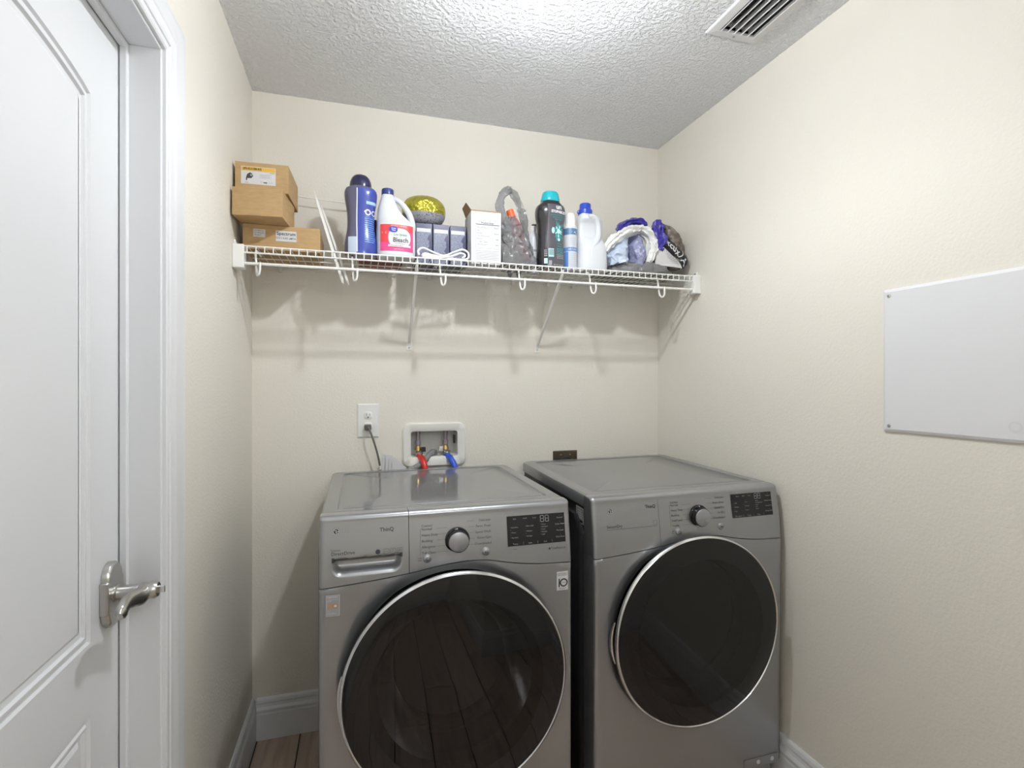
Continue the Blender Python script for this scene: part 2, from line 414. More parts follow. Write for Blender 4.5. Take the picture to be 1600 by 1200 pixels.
# ceiling lamp of the laundry room: open bulb holder on a small canopy; unseen globe added in the hall to brighten the room
LX, LY = .83, -1.01
lamp = thing('ceiling_lamp', 'small white ceiling lamp with lit bulb, plus added dish and ring that block its light', 'lamp', (LX, LY, CH-.13))
G().lathe([(.0001, CH), (.06, CH), (.06, CH-.010), (.03, CH-.018), (.018, CH-.022), (.018, CH-.06), (.0001, CH-.06)], (LX, LY, 0), 'z', 32).build('canopy', M['trim'], lamp, smooth=40)
G().lathe([(.017, CH-.055), (.05, CH-.058), (.08, CH-.064), (.092, CH-.071), (.093, CH-.069), (.08, CH-.060), (.05, CH-.054), (.017, CH-.051)], (LX, LY, 0), 'z', 40).build('dish', M['trim'], lamp, smooth=40)  # unseen dish, added to keep direct bulb light off the near ceiling
G().lathe([(.100, CH-.125), (.100, CH-.099), (.102, CH-.099), (.102, CH-.125), (.100, CH-.125)], (LX, LY, 0), 'z', 48).build('light_block_ring', M['trim'], lamp, smooth=40)  # unseen ring, added round the bulb to dim the upper walls
for k_ in range(3):
    a_ = 2*PI*k_/3+.5; G().tube([(LX+.090*math.cos(a_), LY+.090*math.sin(a_), CH-.069), (LX+.101*math.cos(a_), LY+.101*math.sin(a_), CH-.102)], .0012, 6).build('block_ring_wire', M['trim'], lamp)  # wires that carry the added ring
G().lathe([(.0001, CH-.130), (.02, CH-.127), (.032, CH-.113), (.036, CH-.097), (.032, CH-.080), (.022, CH-.067), (.016, CH-.058), (.0001, CH-.058)], (LX, LY, 0), 'z', 20).build('bulb', M['bulb'], lamp, smooth=60)
HX, HY, HZ = .80, -2.62, 1.86
hall_fill = thing('hall_fill_light', 'white globe added unseen in the hall behind as fill light', 'lamp', (HX, HY, HZ))
G().lathe([(.0001, CH), (.06, CH), (.055, CH-.02), (.008, CH-.025), (.008, HZ+.13), (.03, HZ+.128), (.03, HZ+.115), (.0001, HZ+.115)], (HX, HY, 0), 'z', 24).build('stem', M['trim'], hall_fill, smooth=40)
G().lathe([(.13*math.sin(PI*i/10)+.0001, HZ-.13*math.cos(PI*i/10)) for i in range(11)], (HX, HY, 0), 'z', 16).build('globe', M['globe'], hall_fill, smooth=60)

# ------------------------------------------------------------------ washer and dryer
SEAM = [(-.345, .828), (-.23, .8355), (-.117, .846), (-.04, .857), (.03, .8625), (.09, .860), (.15, .848), (.205, .8395), (.27, .834), (.345, .832)]
W, D = .680, .672
H2 = W/2
def seam(x): return interp(SEAM, x)
def fy(z):
    if z <= .80: return -.025
    return interp([(.79, -.025), (.83, -.0245), (.90, -.018), (.985, -.004), (1.01, 0)], z)
def edge(x, r=.012):
    d = H2-abs(x)
    return r-math.sqrt(max(0, r*r-(r-d)**2)) if d < r else 0
def fsurf(x, z): return (x, fy(z)+edge(x)-.0008, z)
def machine(name, label, cat, loc, kind):
    t = thing(name, label, cat, loc)
    T = 1.003
    dry = kind == 'dryer'
    B = lambda g, n, m, p=t, **k: g.build(n, m, p, local=True, **k)
    # cabinet and pressed side panels
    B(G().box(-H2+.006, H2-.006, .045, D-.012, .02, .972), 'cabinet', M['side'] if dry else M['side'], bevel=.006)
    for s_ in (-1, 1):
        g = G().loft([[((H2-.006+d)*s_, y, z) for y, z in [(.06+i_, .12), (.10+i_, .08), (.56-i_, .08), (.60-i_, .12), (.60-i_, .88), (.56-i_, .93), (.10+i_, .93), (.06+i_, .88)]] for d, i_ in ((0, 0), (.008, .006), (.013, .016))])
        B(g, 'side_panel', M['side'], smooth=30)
    # top panel with pressed groove
    g = G(); rings = []
    for il, ib, if_, z in [(0, 0, 0, .965), (0, 0, 0, .994), (.002, .002, 0, 1.0), (.007, .007, 0, T), (.040, .034, .030, T), (.044, .038, .033, .9990), (.051, .046, .036, .9990), (.056, .050, .040, 1.0022), (.20, .2, .2, 1.0022)]:
        x0, y0, y1 = -H2+il, .042+if_, D-ib
        r = .02; ring = []
        for cx, cy, a0 in ((-x0-r, y1-r, 0), (x0+r, y1-r, 90), (x0+.002, y0+.002, 180), (-x0-.002, y0+.002, 270)):
            q = r if cy > .3 else .002
            for a in range(0, 91, 18): ring.append((cx+q*math.cos(math.radians(a0+a)), cy+q*math.sin(math.radians(a0+a)), z))
        rings.append(ring)
    g.loft(rings)
    B(g, 'top_panel', M['steeltop'], smooth=30)
    # control panel; on the washer its left end is the detergent drawer with a scooped pull
    PX0, PX1, PZ0, PZ1 = -.309, -.136, .853, .901
    def scoop(x, z):
        if dry or not (PX0 < x < PX1 and PZ0 < z < PZ1): return 0
        r = .024; dx = min(x-PX0, PX1-x); dz = z-PZ0
        d = min(dx, PZ1-z)
        if dx < r and dz < r: d = min(d, r-math.hypot(r-dx, r-dz))
        else: d = min(d, dz)
        if d <= 0: return 0
        sm = lambda q: q*q*(3-2*q)
        return .024*sm(min(1, d/.004 if PZ1-z < dz*.3 else d/.016))*min(1, .35+dz/.034)
    def fascia(nm, xa, xb, fine):
        def inr(c): return xa <= c <= xb
        xs = set(q for q in [-H2+.012*(1-math.cos(PI/2*i/6)) for i in range(7)]+[H2-.012*(1-math.cos(PI/2*i/6)) for i in range(7)] if inr(q))
        k0 = max(xa, -H2+.012); k1 = min(xb, H2-.012); nn = 90 if fine else 44
        xs |= set(k0+(k1-k0)*i/nn for i in range(nn+1)); xs = sorted(xs)
        cols = len(xs); vs = []; rows = 72 if fine else 14
        for j in range(rows+1):
            for x in xs:
                z = seam(x)+.0012+(.988-seam(x))*j/rows
                vs.append((x, fy(z)+edge(x)+scoop(x, z), z))
        nr = rows+1
        for a_ in range(15, 91, 15):
            aa = math.radians(a_)
            for x in xs:
                e_ = edge(x); vs.append((x, -.004+.015*(1-math.cos(aa))+e_*(1-.3*math.sin(aa)), .9892+.0138*math.sin(aa)-.35*e_*math.sin(aa)))
            nr += 1
        for x in xs: vs.append((x, .0405, T-.25*edge(x)))
        for x in xs: vs.append((x, .0405, .95))
        nr += 2
        fs = [(j*cols+i, j*cols+i+1, (j+1)*cols+i+1, (j+1)*cols+i) for j in range(nr-1) for i in range(cols-1)]
        for col in (0, cols-1):
            o_ = len(vs)
            for j in range(nr-2): p = vs[j*cols+col]; vs.append((p[0], .05, p[2]-.001))
            fs += [(j*cols+col, (j+1)*cols+col, o_+j+1, o_+j) for j in range(nr-3)]
        o_ = len(vs)
        for i in range(cols): p = vs[i]; vs.append((p[0], .03, p[2]))
        fs += [(i, i+1, o_+i+1, o_+i) for i in range(cols-1)]
        return B(G().add(vs, fs), nm, M['steel'], smooth=50)
    if dry: fascia('control_panel', -H2, H2, False)
    else:
        fascia('detergent_drawer', -H2, -.1186, True); fascia('control_panel', -.1172, H2, False)
    # front panel with round opening
    R = .290; cz = .575 if not dry else .588; prot = -.108 if not dry else -.068
    RH = R-.021
    n = 144; rings = []; zb = .095
    for i in range(n): pass
    ang = [2*PI*i/n for i in range(n)]
    def outer(a):
        dx, dz = math.cos(a), math.sin(a); ts = []
        if dx: ts.append(((H2 if dx > 0 else -H2))/dx)
        if dz < 0: ts.append((zb-cz)/dz)
        tt = min([1.0]+[q for q in ts if q > 0])
        if dz > 0:
            lo_, hi_ = 0, tt
            if cz+dz*tt > seam(dx*tt)-.0012:
                for _ in range(30):
                    m_ = (lo_+hi_)/2
                    if cz+dz*m_ > seam(dx*m_)-.0012: hi_ = m_
                    else: lo_ = m_
                tt = lo_
        return tt
    for a0 in (math.atan2(seam(H2)-.0012-cz, H2), math.atan2(seam(-H2)-.0012-cz, -H2), math.atan2(zb-cz, -H2) % (2*PI), math.atan2(zb-cz, H2) % (2*PI)):
        j = min(range(n), key=lambda q: abs(ang[q]-a0)); ang[j] = a0
    steps = [0, .03, .08, .18, .3, .45, .6, .74, .85, .92, .97, 1]
    for s_ in steps:
        ring = []
        for a in ang:
            q = RH+(max(outer(a), RH+.002)-RH)*s_; x, z = q*math.cos(a), cz+q*math.sin(a)
            x = max(-H2, min(H2, x))
            d = q-RH
            dish = .010*math.exp(-(d/.012)**2)*min(1, max(0, (outer(a)-RH-.012)/.04))
            ring.append((x, fy(z)+edge(x)+dish, z))
        rings.append(ring)
    rings.insert(0, [(x, .03, z) for x, y, z in rings[0]])
    rings.append([(x, .048, z) for x, y, z in rings[-1]])
    fp = B(G().loft(rings, True, (False, False)), 'front_panel', M['steel'], smooth=50)
    B(G().box(-H2+.02, H2-.02, .0, .05, .03, zb-.003), 'kick_strip', M['steel'], bevel=.003)
    # opening: black collar, drum
    B(G().lathe([(RH+.002, .028), (RH-.012, .034), (.205, .040), (.198, .05), (.198, .085)], (0, 0, cz), 'y', 72), 'door_collar', M['black'], smooth=40)
    dr = G().lathe([(.20, .085), (.245, .09), (.25, .11), (.25, .50), (.23, .53), (.0001, .535)], (0, 0, cz), 'y', 72)
    B(dr, 'drum', M['drum'], smooth=40)
    for k in range(3):
        a = PI/2+2*PI*k/3
        g = G().loft([[(q*math.cos(a+w), y, cz+q*math.sin(a+w)) for q, w in ((.249, -.14), (.225, -.06), (.21, 0), (.225, .06), (.249, .14))] for y in (.12, .48)])
        B(g, 'drum_lifter', M['drum'], smooth=50)
    # door
    dn = bpy.data.objects.new('door', None); COL.objects.link(dn); dn.parent = t; dn.location = (0, prot, cz); dn['label'] = 'round dark glass door with thin chrome rim'
    DB = lambda g, n_, m_, **k: g.build(n_, m_, dn, local=True, **k)
    p = prot
    DB(G().lathe([(.20, .06-p*.0-.0), (R-.036, -.02-p), (R-.030, -.030-p), (R-.016, .034), (R-.010, .020), (R-.012, .012)], (0, 0, 0), 'y', 96), 'door_body', M['gloss'], smooth=40)
    DB(G().lathe([(R-.010, .019), (R-.003, .017), (R, .012), (R-.001, .006), (R-.006, .003), (R-.0085, .005), (R-.009, .008)], (0, 0, 0), 'y', 128), 'door_rim', M['chrome'], smooth=60)
    rw = .222
    DB(G().lathe([(R-.0085, .0055), (R-.02, .003), (.25, .0005), (rw, -.0015)], (0, 0, 0), 'y', 128), 'glass_border', M['border'], smooth=60)
    DB(G().lathe([(rw, -.0015), (.17, -.0035), (.11, -.005), (.05, -.006), (.0005, -.0063)], (0, 0, 0), 'y', 128), 'door_glass', M['tint'], smooth=60)
    if not dry:
        DB(G().lathe([(.200, .03), (.192, .06), (.175, .12), (.15, .165), (.11, .19), (.06, .20), (.0005, .203)], (0, 0, 0), 'y', 96), 'glass_bowl', M['bowl'], smooth=60)
    # grip on the left of the door
    g = G(); pts = []
    for i in range(13):
        a = math.radians(168+2*i); pts.append(((R-.001)*math.cos(a), .024+.010*math.sin(PI*i/12), (R-.001)*math.sin(a)))
    g.tube(pts, [.003+.004*math.sin(PI*i/12) for i in range(13)], 8); DB(g, 'door_grip', M['chrome'], smooth=50)
    # knob
    kx, kz = (.010, .920) if not dry else (.024, .926)
    ky = fy(kz)
    kn = bpy.data.objects.new('cycle_knob', None); COL.objects.link(kn); kn.parent = t; kn.location = (kx, ky, kz)
    KB = lambda g, n_, m_, **k: g.build(n_, m_, kn, local=True, **k)
    KB(G().lathe([(.0335, .004), (.0335, -.002), (.0315, -.004), (.028, -.0045), (.0001, -.0045)], (0, 0, 0), 'y', 48), 'knob_ring', M['gloss'], smooth=40)
    KB(G().lathe([(.0275, -.003), (.0272, -.022), (.0262, -.0245), (.0245, -.0255), (.0001, -.0262)], (0, 0, 0), 'y', 48), 'knob_dial', [M['knob']], smooth=30)
    KB(G().lathe([(.0287, -.0042), (.0287, -.0205), (.0276, -.0225)], (0, 0, 0), 'y', 48), 'knob_skirt', M['gloss'], smooth=30)
    KB(G().lathe([(.0016, -.0046), (.0012, -.0056), (.0001, -.0058)], (-.001, 0, .0305), 'y', 10), 'pointer_dot', M['wprint'], smooth=60)
    # two buttons
    for nm, bx, bz in (('power_button', -.071, .879), ('start_button', .088, .883)):
        if dry: bx, bz = (bx+.0185, bz+.006) if nm[0] == 'p' else (bx+.0145, bz+.005)
        by = fy(bz)
        bo = G().lathe([(.0115, .003), (.0115, -.001), (.0100, -.0015), (.0098, -.004), (.008, -.0052), (.0001, -.0056)], (bx, by, bz), 'y', 28)
        b_ = B(bo, nm, M['knob'], smooth=35)
        ig = G(); sf = lambda x, z: (x, by-.0062, z)
        if nm[0] == 'p':
            vsr = [(bx+q*math.cos(math.radians(a)), bz+q*math.sin(math.radians(a))) for q in (.0034, .0044) for a in range(125, 416, 20)]
            m2 = len(vsr)//2; ig.add([sf(*q) for q in vsr], [(i, i+1, m2+i+1, m2+i) for i in range(m2-1)]); put_rect(ig, bx-.0005, bx+.0005, bz+.001, bz+.0052, sf)
        else:
            ig.add([sf(bx-.004, bz-.0035), sf(bx, bz), sf(bx-.004, bz+.0035)], [(0, 1, 2)])
            put_rect(ig, bx+.001, bx+.002, bz-.0035, bz+.0035, sf); put_rect(ig, bx+.0032, bx+.0042, bz-.0035, bz+.0035, sf)
        ig.build('button_icon', M['print'], b_, local=True)
    # display
    dx0, dx1, dz0, dz1 = (.150, .321, .890, .970) if not dry else (.150, .308, .909, .982)
    def ds(x, z): q = fsurf(x, z); return (q[0], q[1]-.0008, q[2])
    def ds2(x, z): q = fsurf(x, z); return (q[0], q[1]-.0016, q[2])
    g = G(); put_rect(g, dx0, dx1, dz0, dz1, ds, 0, 12, 8)
    disp = B(g, 'display', M['panelblk'], fix=False)
    g = G(); w_ = dx1-dx0; h_ = dz1-dz0
    def dt(s, u, v, size=.0042, al='LEFT'): put_text(g, s, dx0+w_*u, dz0+h_*v, size*1.15, ds2, al)
    for u, s_ in ((.10, 'Add'), (.27, 'Wi-Fi'), (.44, 'Lock')) if not dry else ((.12, 'Sense'), (.27, 'Wi-Fi'), (.42, 'Lock')): dt(s_, u, .90, .0045)
    for i, s_ in enumerate(['Extra Hot', '', 'Warm', '', 'Tap Cold'] if not dry else ['High', '', 'Medium', '', 'Low']): dt('• '+s_, .05, .62-.085*i)
    for i, s_ in enumerate(['Extra High', '', 'Medium', '', 'No Spin'] if not dry else ['Very', '', 'Normal', '', 'Damp']): dt('• '+s_, .31, .64-.085*i)
    for i, s_ in enumerate(['Heavy', 'Add Item', 'Fresh', 'Normal', 'Light'] if not dry else ['Damp', 'Wrinkle Care', 'Cool', 'Iron', 'Done']): dt('• '+s_, .57, .66-.085*i)
    for i, s_ in enumerate(['Control', 'Delay Wash', 'Pre-wash', 'Extra Rinse'] if not dry else ['Control', 'Wrinkle Care', 'Damp Dry', 'Energy Saver']): dt(s_, .91, .84-.215*i, .005, 'CENTER'); dt('•', .91, .92-.215*i, .004, 'CENTER')
    for u, s_ in ((.13, 'Temp.'), (.38, 'Spin'), (.64, 'Soil')) if not dry else ((.14, 'Dry Level'), (.40, 'Temp.'), (.64, 'Time')): dt(s_, u, .07, .0055, 'CENTER')
    for u in (.26, .51, .76): put_rect(g, dx0+w_*u, dx0+w_*u+.0006, dz0+h_*.03, dz0+h_*.12, ds2)
    for k_ in range(2):   # seven-segment digits
        ox, oz, sw, sh = dx0+w_*(.57+.085*k_), dz0+h_*.74, .011, .0175
        for a_, b_, c_, d_ in ((.1, .9, 0, .07), (.1, .9, .47, .54), (.1, .9, .93, 1), (0, .12, .07, .46), (0, .12, .54, .93), (.88, 1, .07, .46), (.88, 1, .54, .93)):
            put_rect(g, ox+sw*a_, ox+sw*b_, oz+sh*c_, oz+sh*d_, ds2)
    g.build('display_print', M['lprint'], disp, local=True)
    # printed lettering on the panel
    g = G(); pt = lambda s, x, z, sz, al='LEFT', bold=0: put_text(g, s, x, z, sz, fsurf, al, 0, bold)
    if not dry:
        pt('ThinQ', -.192, .961, .0135, bold=.0002); pt('Inverter', -.311, .9195, .007); pt('DirectDrive', -.311, .911, .0118, bold=.0001)
        L1 = ['Cotton/', 'Normal', 'Heavy Duty', 'Bedding', 'Allergiene', 'Tub Clean']; L2 = ['Delicates', 'Perm. Press', 'Speed Wash', 'Rinse+Spin', 'Downloaded']
        lx, rx, lz = -.085, .104, .962
        pt('TrueBalance', .277, .8745, .0085)
        put_disc(g, .272, .8745, .003, fsurf, 0, 14); put_disc(g, -.197, .8935+.014, .0062, fsurf, 0, 18)
        pt('•••••', .165, .881, .006)
        for i in range(3):
            x0 = -.182+.0165*i
            for (a, b, c_, d_) in ((0, .0130, 0, .0006), (0, .0130, .0124, .013), (0, .0006, 0, .013), (.0124, .013, 0, .013)): put_rect(g, x0+a, x0+b, .9005+c_, .9005+d_, fsurf)
            pt(['~', '*', '10'][i], x0+.0065, .9075, .008, 'CENTER')
    else:
        pt('ThinQ', -.163, .966, .0135, bold=.0002); pt('SensorDry', -.296, .917, .0118, bold=.0001); put_rect(g, -.296, -.126, .9085, .9093, fsurf, 0, 6, 1)
        L1 = ['Cotton/', 'Normal', 'Heavy Duty', 'Bedding', 'Small Load', 'Towels']; L2 = ['Delicates', 'Perm. Press', 'Speed Dry', 'Air Dry', 'Downloaded']
        lx, rx, lz = -.075, .122, .972
        for (a, b, c_, d_) in ((0, .013, 0, .0006), (0, .013, .0124, .013), (0, .0006, 0, .013), (.0124, .013, 0, .013)): put_rect(g, -.139+a, -.139+b, .912+c_, .912+d_, fsurf)
    zz = lz
    for i, s_ in enumerate(L1):
        pt(s_, lx, zz, .0088)
        if i: put_rect(g, lx+.036+(i % 2)*.004, kx-.034+.004*abs(i-3), zz-.0002, zz+.0002, fsurf, 0, 3, 1)
        zz -= .0085 if i == 0 else .0150
    put_rect(g, lx-.004, lx-.0034, zz+.012, lz-.006, fsurf, 0, 1, 6)
    for i, s_ in enumerate(L2):
        pt(s_, rx, lz+.004-.0152*i, .0088, 'RIGHT'); put_rect(g, kx+.034-.003*abs(i-2), rx-.046, lz+.004-.0152*i-.0002, lz+.004-.0152*i+.0002, fsurf, 0, 3, 1)
    pb = -.071 if not dry else -.0525
    for q in (0, .006): pt('ooo', pb-.0145, (.876 if not dry else .882)+q, .006, 'RIGHT')
    B(g, 'panel_lettering', M['print'], fix=False)['kind'] = 'stuff'
    # round emblem and letters
    g = G(); ex, ez = (-.299, .9655) if not dry else (-.281, .962)
    put_disc(g, ex, ez, .0088, fsurf, 0, 24)
    def fs2(x, z): q = fsurf(x, z); return (q[0], q[1]-.0006, q[2])
    put_disc(g, ex, ez, .0079, fs2, 1, 24, r0=.0066); put_rect(g, ex-.0006, ex+.0006, ez-.0036, ez+.0042, fs2, 1); put_rect(g, ex-.0006, ex+.0030, ez-.0042, ez-.0030, fs2, 1)
    put_disc(g, ex-.0032, ez+.0026, .0011, fs2, 1, 10); put_rect(g, ex+.0018, ex+.0066, ez-.0006, ez+.0006, fs2, 1)
    put_text(g, 'LG', ex+.012, ez, .016, fsurf, 'LEFT', 2, .0002)
    B(g, 'brand_emblem', [M['print'], M['wprint'], M['lprint']], fix=False)
    if not dry:
        # stickers
        g = G(); sx = .292
        put_rect(g, sx, sx+.034, .755, .808, fsurf, 0, 2, 2)
        put_text(g, 'INVERTER DIRECT', sx+.017, .8015, .0038, fs2, 'CENTER', 1); put_text(g, 'DRIVE MOTOR', sx+.017, .797, .0042, fs2, 'CENTER', 1)
        put_rect(g, sx+.0055, sx+.009, .764, .788, fs2, 1); put_disc(g, sx+.021, .776, .0118, fs2, 1, 28, r0=.0082); put_text(g, 'YEAR', sx+.021, .776, .004, fs2, 'CENTER', 1)
        put_text(g, 'WARRANTY', sx+.017, .7595, .0042, fs2, 'CENTER', 1)
        B(g, 'warranty_sticker', [M['paper'], M['black']], fix=False)
        g = G(); sx = -.322
        put_rect(g, sx, sx+.032, .760, .812, fsurf, 0, 2, 2); put_rect(g, sx+.001, sx+.031, .761, .811, fs2, 2)
        def fs3(x, z): q = fsurf(x, z); return (q[0], q[1]-.0012, q[2])
        put_text(g, 'CERTIFIED', sx+.016, .807, .0056, fs3, 'CENTER', 0, .0001); put_text(g, 'asthma & allergy', sx+.016, .8015, .0034, fs3, 'CENTER', 0); put_text(g, 'friendly', sx+.003, .798, .0034, fs3, 'LEFT', 0)
        put_rect(g, sx+.003, sx+.016, .778, .793, fs3, 1); put_disc(g, sx+.022, .785, .0075, fs3, 1, 20, r0=.0045); put_disc(g, sx+.022, .785, .003, fs3, 0, 12)
        put_text(g, '• certified', sx+.003, .767, .005, fs3, 'LEFT', 0)
        B(g, 'certificate_sticker', [M['paper'], M['certo'], M['certg']], fix=False)
    else:
        g = G(); ls = lambda y, z: (-H2+.0045, y, z); ls2 = lambda y, z: (-H2+.0040, y, z)
        put_rect(g, .062, .118, .905, .955, ls); put_rect(g, .065, .115, .908, .952, ls2, 1); 
        ls3 = lambda y, z: (-H2+.0035, .18-y, z)
        for i in range(4): put_rect(g, .07, .10+.004*(i % 2), .922+.007*i, .9245+.007*i, lambda y, z: (-H2+.0035, y, z), 0)
        put_rect(g, .067, .113, .9095, .916, lambda y, z: (-H2+.0035, y, z), 2)
        B(g, 'rating_label', [M['paper'], M['certg'], M['black']], fix=False)
        g = G(); put_rect(g, -.1185, -.1172, seam(-.118)+.002, .987, fsurf, 0, 1, 10); B(g, 'fascia_seam', M['steeltop'], fix=False)
        g = G().box(.19, H2-.014, -.0285, -.024, .100, .128); fs_ = B(g, 'foot_plate', M['steel'], bevel=.002)
        for qx in (.245, .30): B(G().lathe([(.007, -.0286), (.006, -.0300), (.0001, -.0302)], (qx, 0, .114), 'y', 14), 'plate_screw', M['wprint'], smooth=50)
    for sx in (-1, 1):
        for yy in (.09, D-.09):
            B(G().lathe([(.0001, 0), (.024, 0), (.024, .008), (.014, .012), (.012, .03), (.0001, .03)], (sx*(H2-.07), yy, 0), 'z', 16), 'foot', M['black'], smooth=40)
    return t
washer = machine('washing_machine', 'graphite front-loading washing machine with detergent drawer, left of the dryer', 'washer', (.629, -.750, 0), 'washer')
dryer = machine('tumble_dryer', 'graphite front-loading tumble dryer against the right wall', 'dryer', (1.381, -.735, 0), 'dryer')
dryer.scale = (.672/.68, 1, 1); dryer.rotation_euler = (.014, -.006, 0)
dryer.location = (1.381, -.735, .002)

# laundry inside the drums
def blob(name, m, c, r, seed, amp, label, cat):
    g = G(); rings = []
    for i in range(1, 24):
        a = PI*i/24; rings.append([(c[0]+r[0]*math.sin(a)*math.cos(b*2*PI/40), c[1]+r[1]*math.sin(a)*math.sin(b*2*PI/40), c[2]+r[2]*math.cos(a)) for b in range(40)])
    g.loft(rings); crumple(g, amp, 14, seed)
    return tag(rebase(g.build(name, m, None, smooth=80)), label, cat)
blob('laundry', M['laundryw'], (.64, -.50, .475), (.055, .07, .13), 3, .045, 'white crumpled laundry inside the washing machine drum', 'laundry')
blob('laundry', M['laundryg'], (1.36, -.42, .47), (.15, .15, .10), 5, .06, 'grey crumpled laundry inside the dryer drum', 'laundry')

# ------------------------------------------------------------------ wire shelf
ZD = 1.780; YF = -.310; XL, XR = .030, RW-.030
sh = thing('wire_shelf', 'white wire shelf with hanging rod across the back wall', 'shelf', (RW/2, 0, ZD))
zs = lambda x: ZD - .003*math.sin(PI*x/RW)
def rod(name, pts, r, p=sh, m='wire', n=8): return G().tube(pts, r, n).build(name, M[m], p, smooth=50)
rod('front_rail', [(XL, YF, ZD), (XR, YF, ZD)], .0030)
rod('lip_rail', [(XL, YF-.002, ZD-.021), (XR, YF-.002, ZD-.021)], .0030)
rod('back_rail', [(XL, -.012, ZD-.004), (XR, -.012, ZD-.004)], .0030)
rod('middle_rail', [(XL, -.16, ZD-.0045), (XR, -.16, ZD-.0045)], .0026)
rod('hanging_rod', [(.018, YF+.002, ZD-.055), (RW-.018, YF+.002, ZD-.055)], .0052, n=12)
wire0 = None; nw = int((XR-XL-.02)/.0257)
for i in range(nw+1):
    x = XL+.012+.0257*i
    if wire0 is None:
        wire0 = rod('deck_wire', [(x, -.010, ZD+.0005), (x, YF+.004, ZD+.0005), (x, YF-.0022, ZD-.001), (x, YF-.0042, ZD-.006), (x, YF-.0042, ZD-.021)], .0017, n=6); x0 = x
    else:
        o = wire0.copy(); COL.objects.link(o); o.location.x = wire0.location.x+(x-x0)
for i, x in enumerate((.064, .363, .662, .957, 1.245, 1.547)):
    h = catmull([(x, -.20, ZD-.006), (x, YF+.035, ZD-.007), (x, YF+.014, ZD-.020), (x+.002, YF+.010, ZD-.052), (x+.005, YF+.004, ZD-.085), (x+.010, YF-.008, ZD-.094), (x+.016, YF-.012, ZD-.082), (x+.017, YF-.009, ZD-.052)], 6)
    rod('rod_hook', h, .0036)
for x in (.581, 1.133):
    b = G(); b.tube([(x, YF+.010, ZD-.006), (x, YF+.016, ZD-.026), (x, -.012, 1.506)], .0058, 10)
    br = b.build('support_brace', M['wire'], sh, smooth=50)
    G().box(x-.0125, x+.0125, -.0035, 0, 1.473, 1.510).build('foot_plate', M['wire'], br, local=False, bevel=.0015)
    pl = [o for o in br.children][0]; pl.data.transform(Matrix.Translation(Vector((0, 0, 0))))
    G().lathe([(.0042, -.0035), (.0036, -.0055), (.0001, -.006)], (x, 0, 1.485), 'y', 12).build('screw', M['nickel'], br, smooth=40)
for x0, x1, s_ in ((0, .034, 1), (RW-.034, RW, -1)):
    g = G().box(x0, x1, YF-.012, YF+.030, ZD-.072, ZD+.004)
    eb = g.build('end_bracket', M['whitep'], sh, bevel=.003)
    xx = x0 if s_ > 0 else x1
    G().box(xx, xx+s_*.004, YF+.03, -.10, ZD-.016, ZD+.012).box(xx, xx+s_*.005, YF+.012, YF+.032, ZD+.0, ZD+.022).build('bracket_arm', M['whitep'], eb, bevel=.001)
    G().lathe([(.005, 0), (.004, s_*.003), (.0001, s_*.0035)], (xx+s_*.005, YF+.022, ZD+.013), 'x', 12).build('screw', M['nickel'], eb, smooth=40)
    G().tube([(xx+s_*.006, -.28, ZD-.07), (xx+s_*.005, -.10, ZD-.30)], .004, 8).build('bracket_strut', M['wire'], eb, smooth=50) if False else None
for x in (.10, .36, .50, .66, .90, 1.02, 1.18, 1.30, 1.55):
    G().box(x-.006, x+.006, -.018, 0, ZD-.018, ZD+.004).build('wall_clip', M['whitep'], sh, bevel=.002)
ZT = ZD+.0028            # what stands on the deck

# ------------------------------------------------------------------ boxes on the left
def rotbox(name, w, d, h, loc, rz, m, lab, cat, group=None, bev=.0015, mats=None):
    """box thing: origin at front-left bottom corner"""
    t = thing(name, lab, cat, loc, group); t.rotation_euler.z = rz
    G().box(0, w, 0, d, 0, h).build('body', m, t, local=True, bevel=bev)
    return t
def face(w, h): return lambda x, z: (x, -.0006, z)
f1 = lambda x, z: (x, -.0006, z); f2 = lambda x, z: (x, -.0011, z); f3 = lambda x, z: (x, -.0016, z)
b1 = rotbox('cardboard_box', .238, .20, .082, (.020, -.268, ZT), 0, M['card'], 'flat cardboard box with two white labels, lowest of the stack', 'box')
g = G(); put_rect(g, .032, .068, .040, .066, f1); 
for i in range(3): put_text(g, ['US VERSION', 'US VERSION', 'PROJECT'][i], .0355, .0605-.007*i, .0052, f2, 'LEFT', 1)
g.build('small_label', [M['paper'], M['print']], b1, local=True, fix=False)
g = G(); put_rect(g, .100, .164, .031, .066, f1); put_text(g, 'Spectrum', .132, .056, .0152, f2, 'CENTER', 1, .0003); put_text(g, 'D3.1 2.5G eMTA', .132, .041, .0086, f2, 'CENTER', 1, .0001)
g.mapv(lambda x, y, z: (x, y, z))
g.build('name_label', [M['paper'], M['print']], b1, local=True, fix=False)
b2 = rotbox('cardboard_box', .148, .17, .088, (.006, -.352, ZT+.0825), -.095, M['card'], 'plain cardboard box in the middle of the stack, jutting forward', 'box')
g = G().box(.04, .085, -.0005, .001, .0, .0025); g.build('flap_edge', M['cardin'], b2, local=True)
b3 = rotbox('cardboard_box', .158, .19, .092, (.008, -.320, ZT+.171), -.045, M['card'], 'cardboard box with a yellow and white product label on top of the stack', 'box')
g = G(); put_rect(g, .018, .120, .022, .078, f1); put_rect(g, .0195, .1185, .064, .0765, f2, 2)
put_text(g, 'JPS-KL3-BB-RG', .025, .0705, .0085, f3, 'LEFT', 1, .0003); put_text(g, 'BLACK', .104, .0605, .004, f2, 'LEFT', 1)
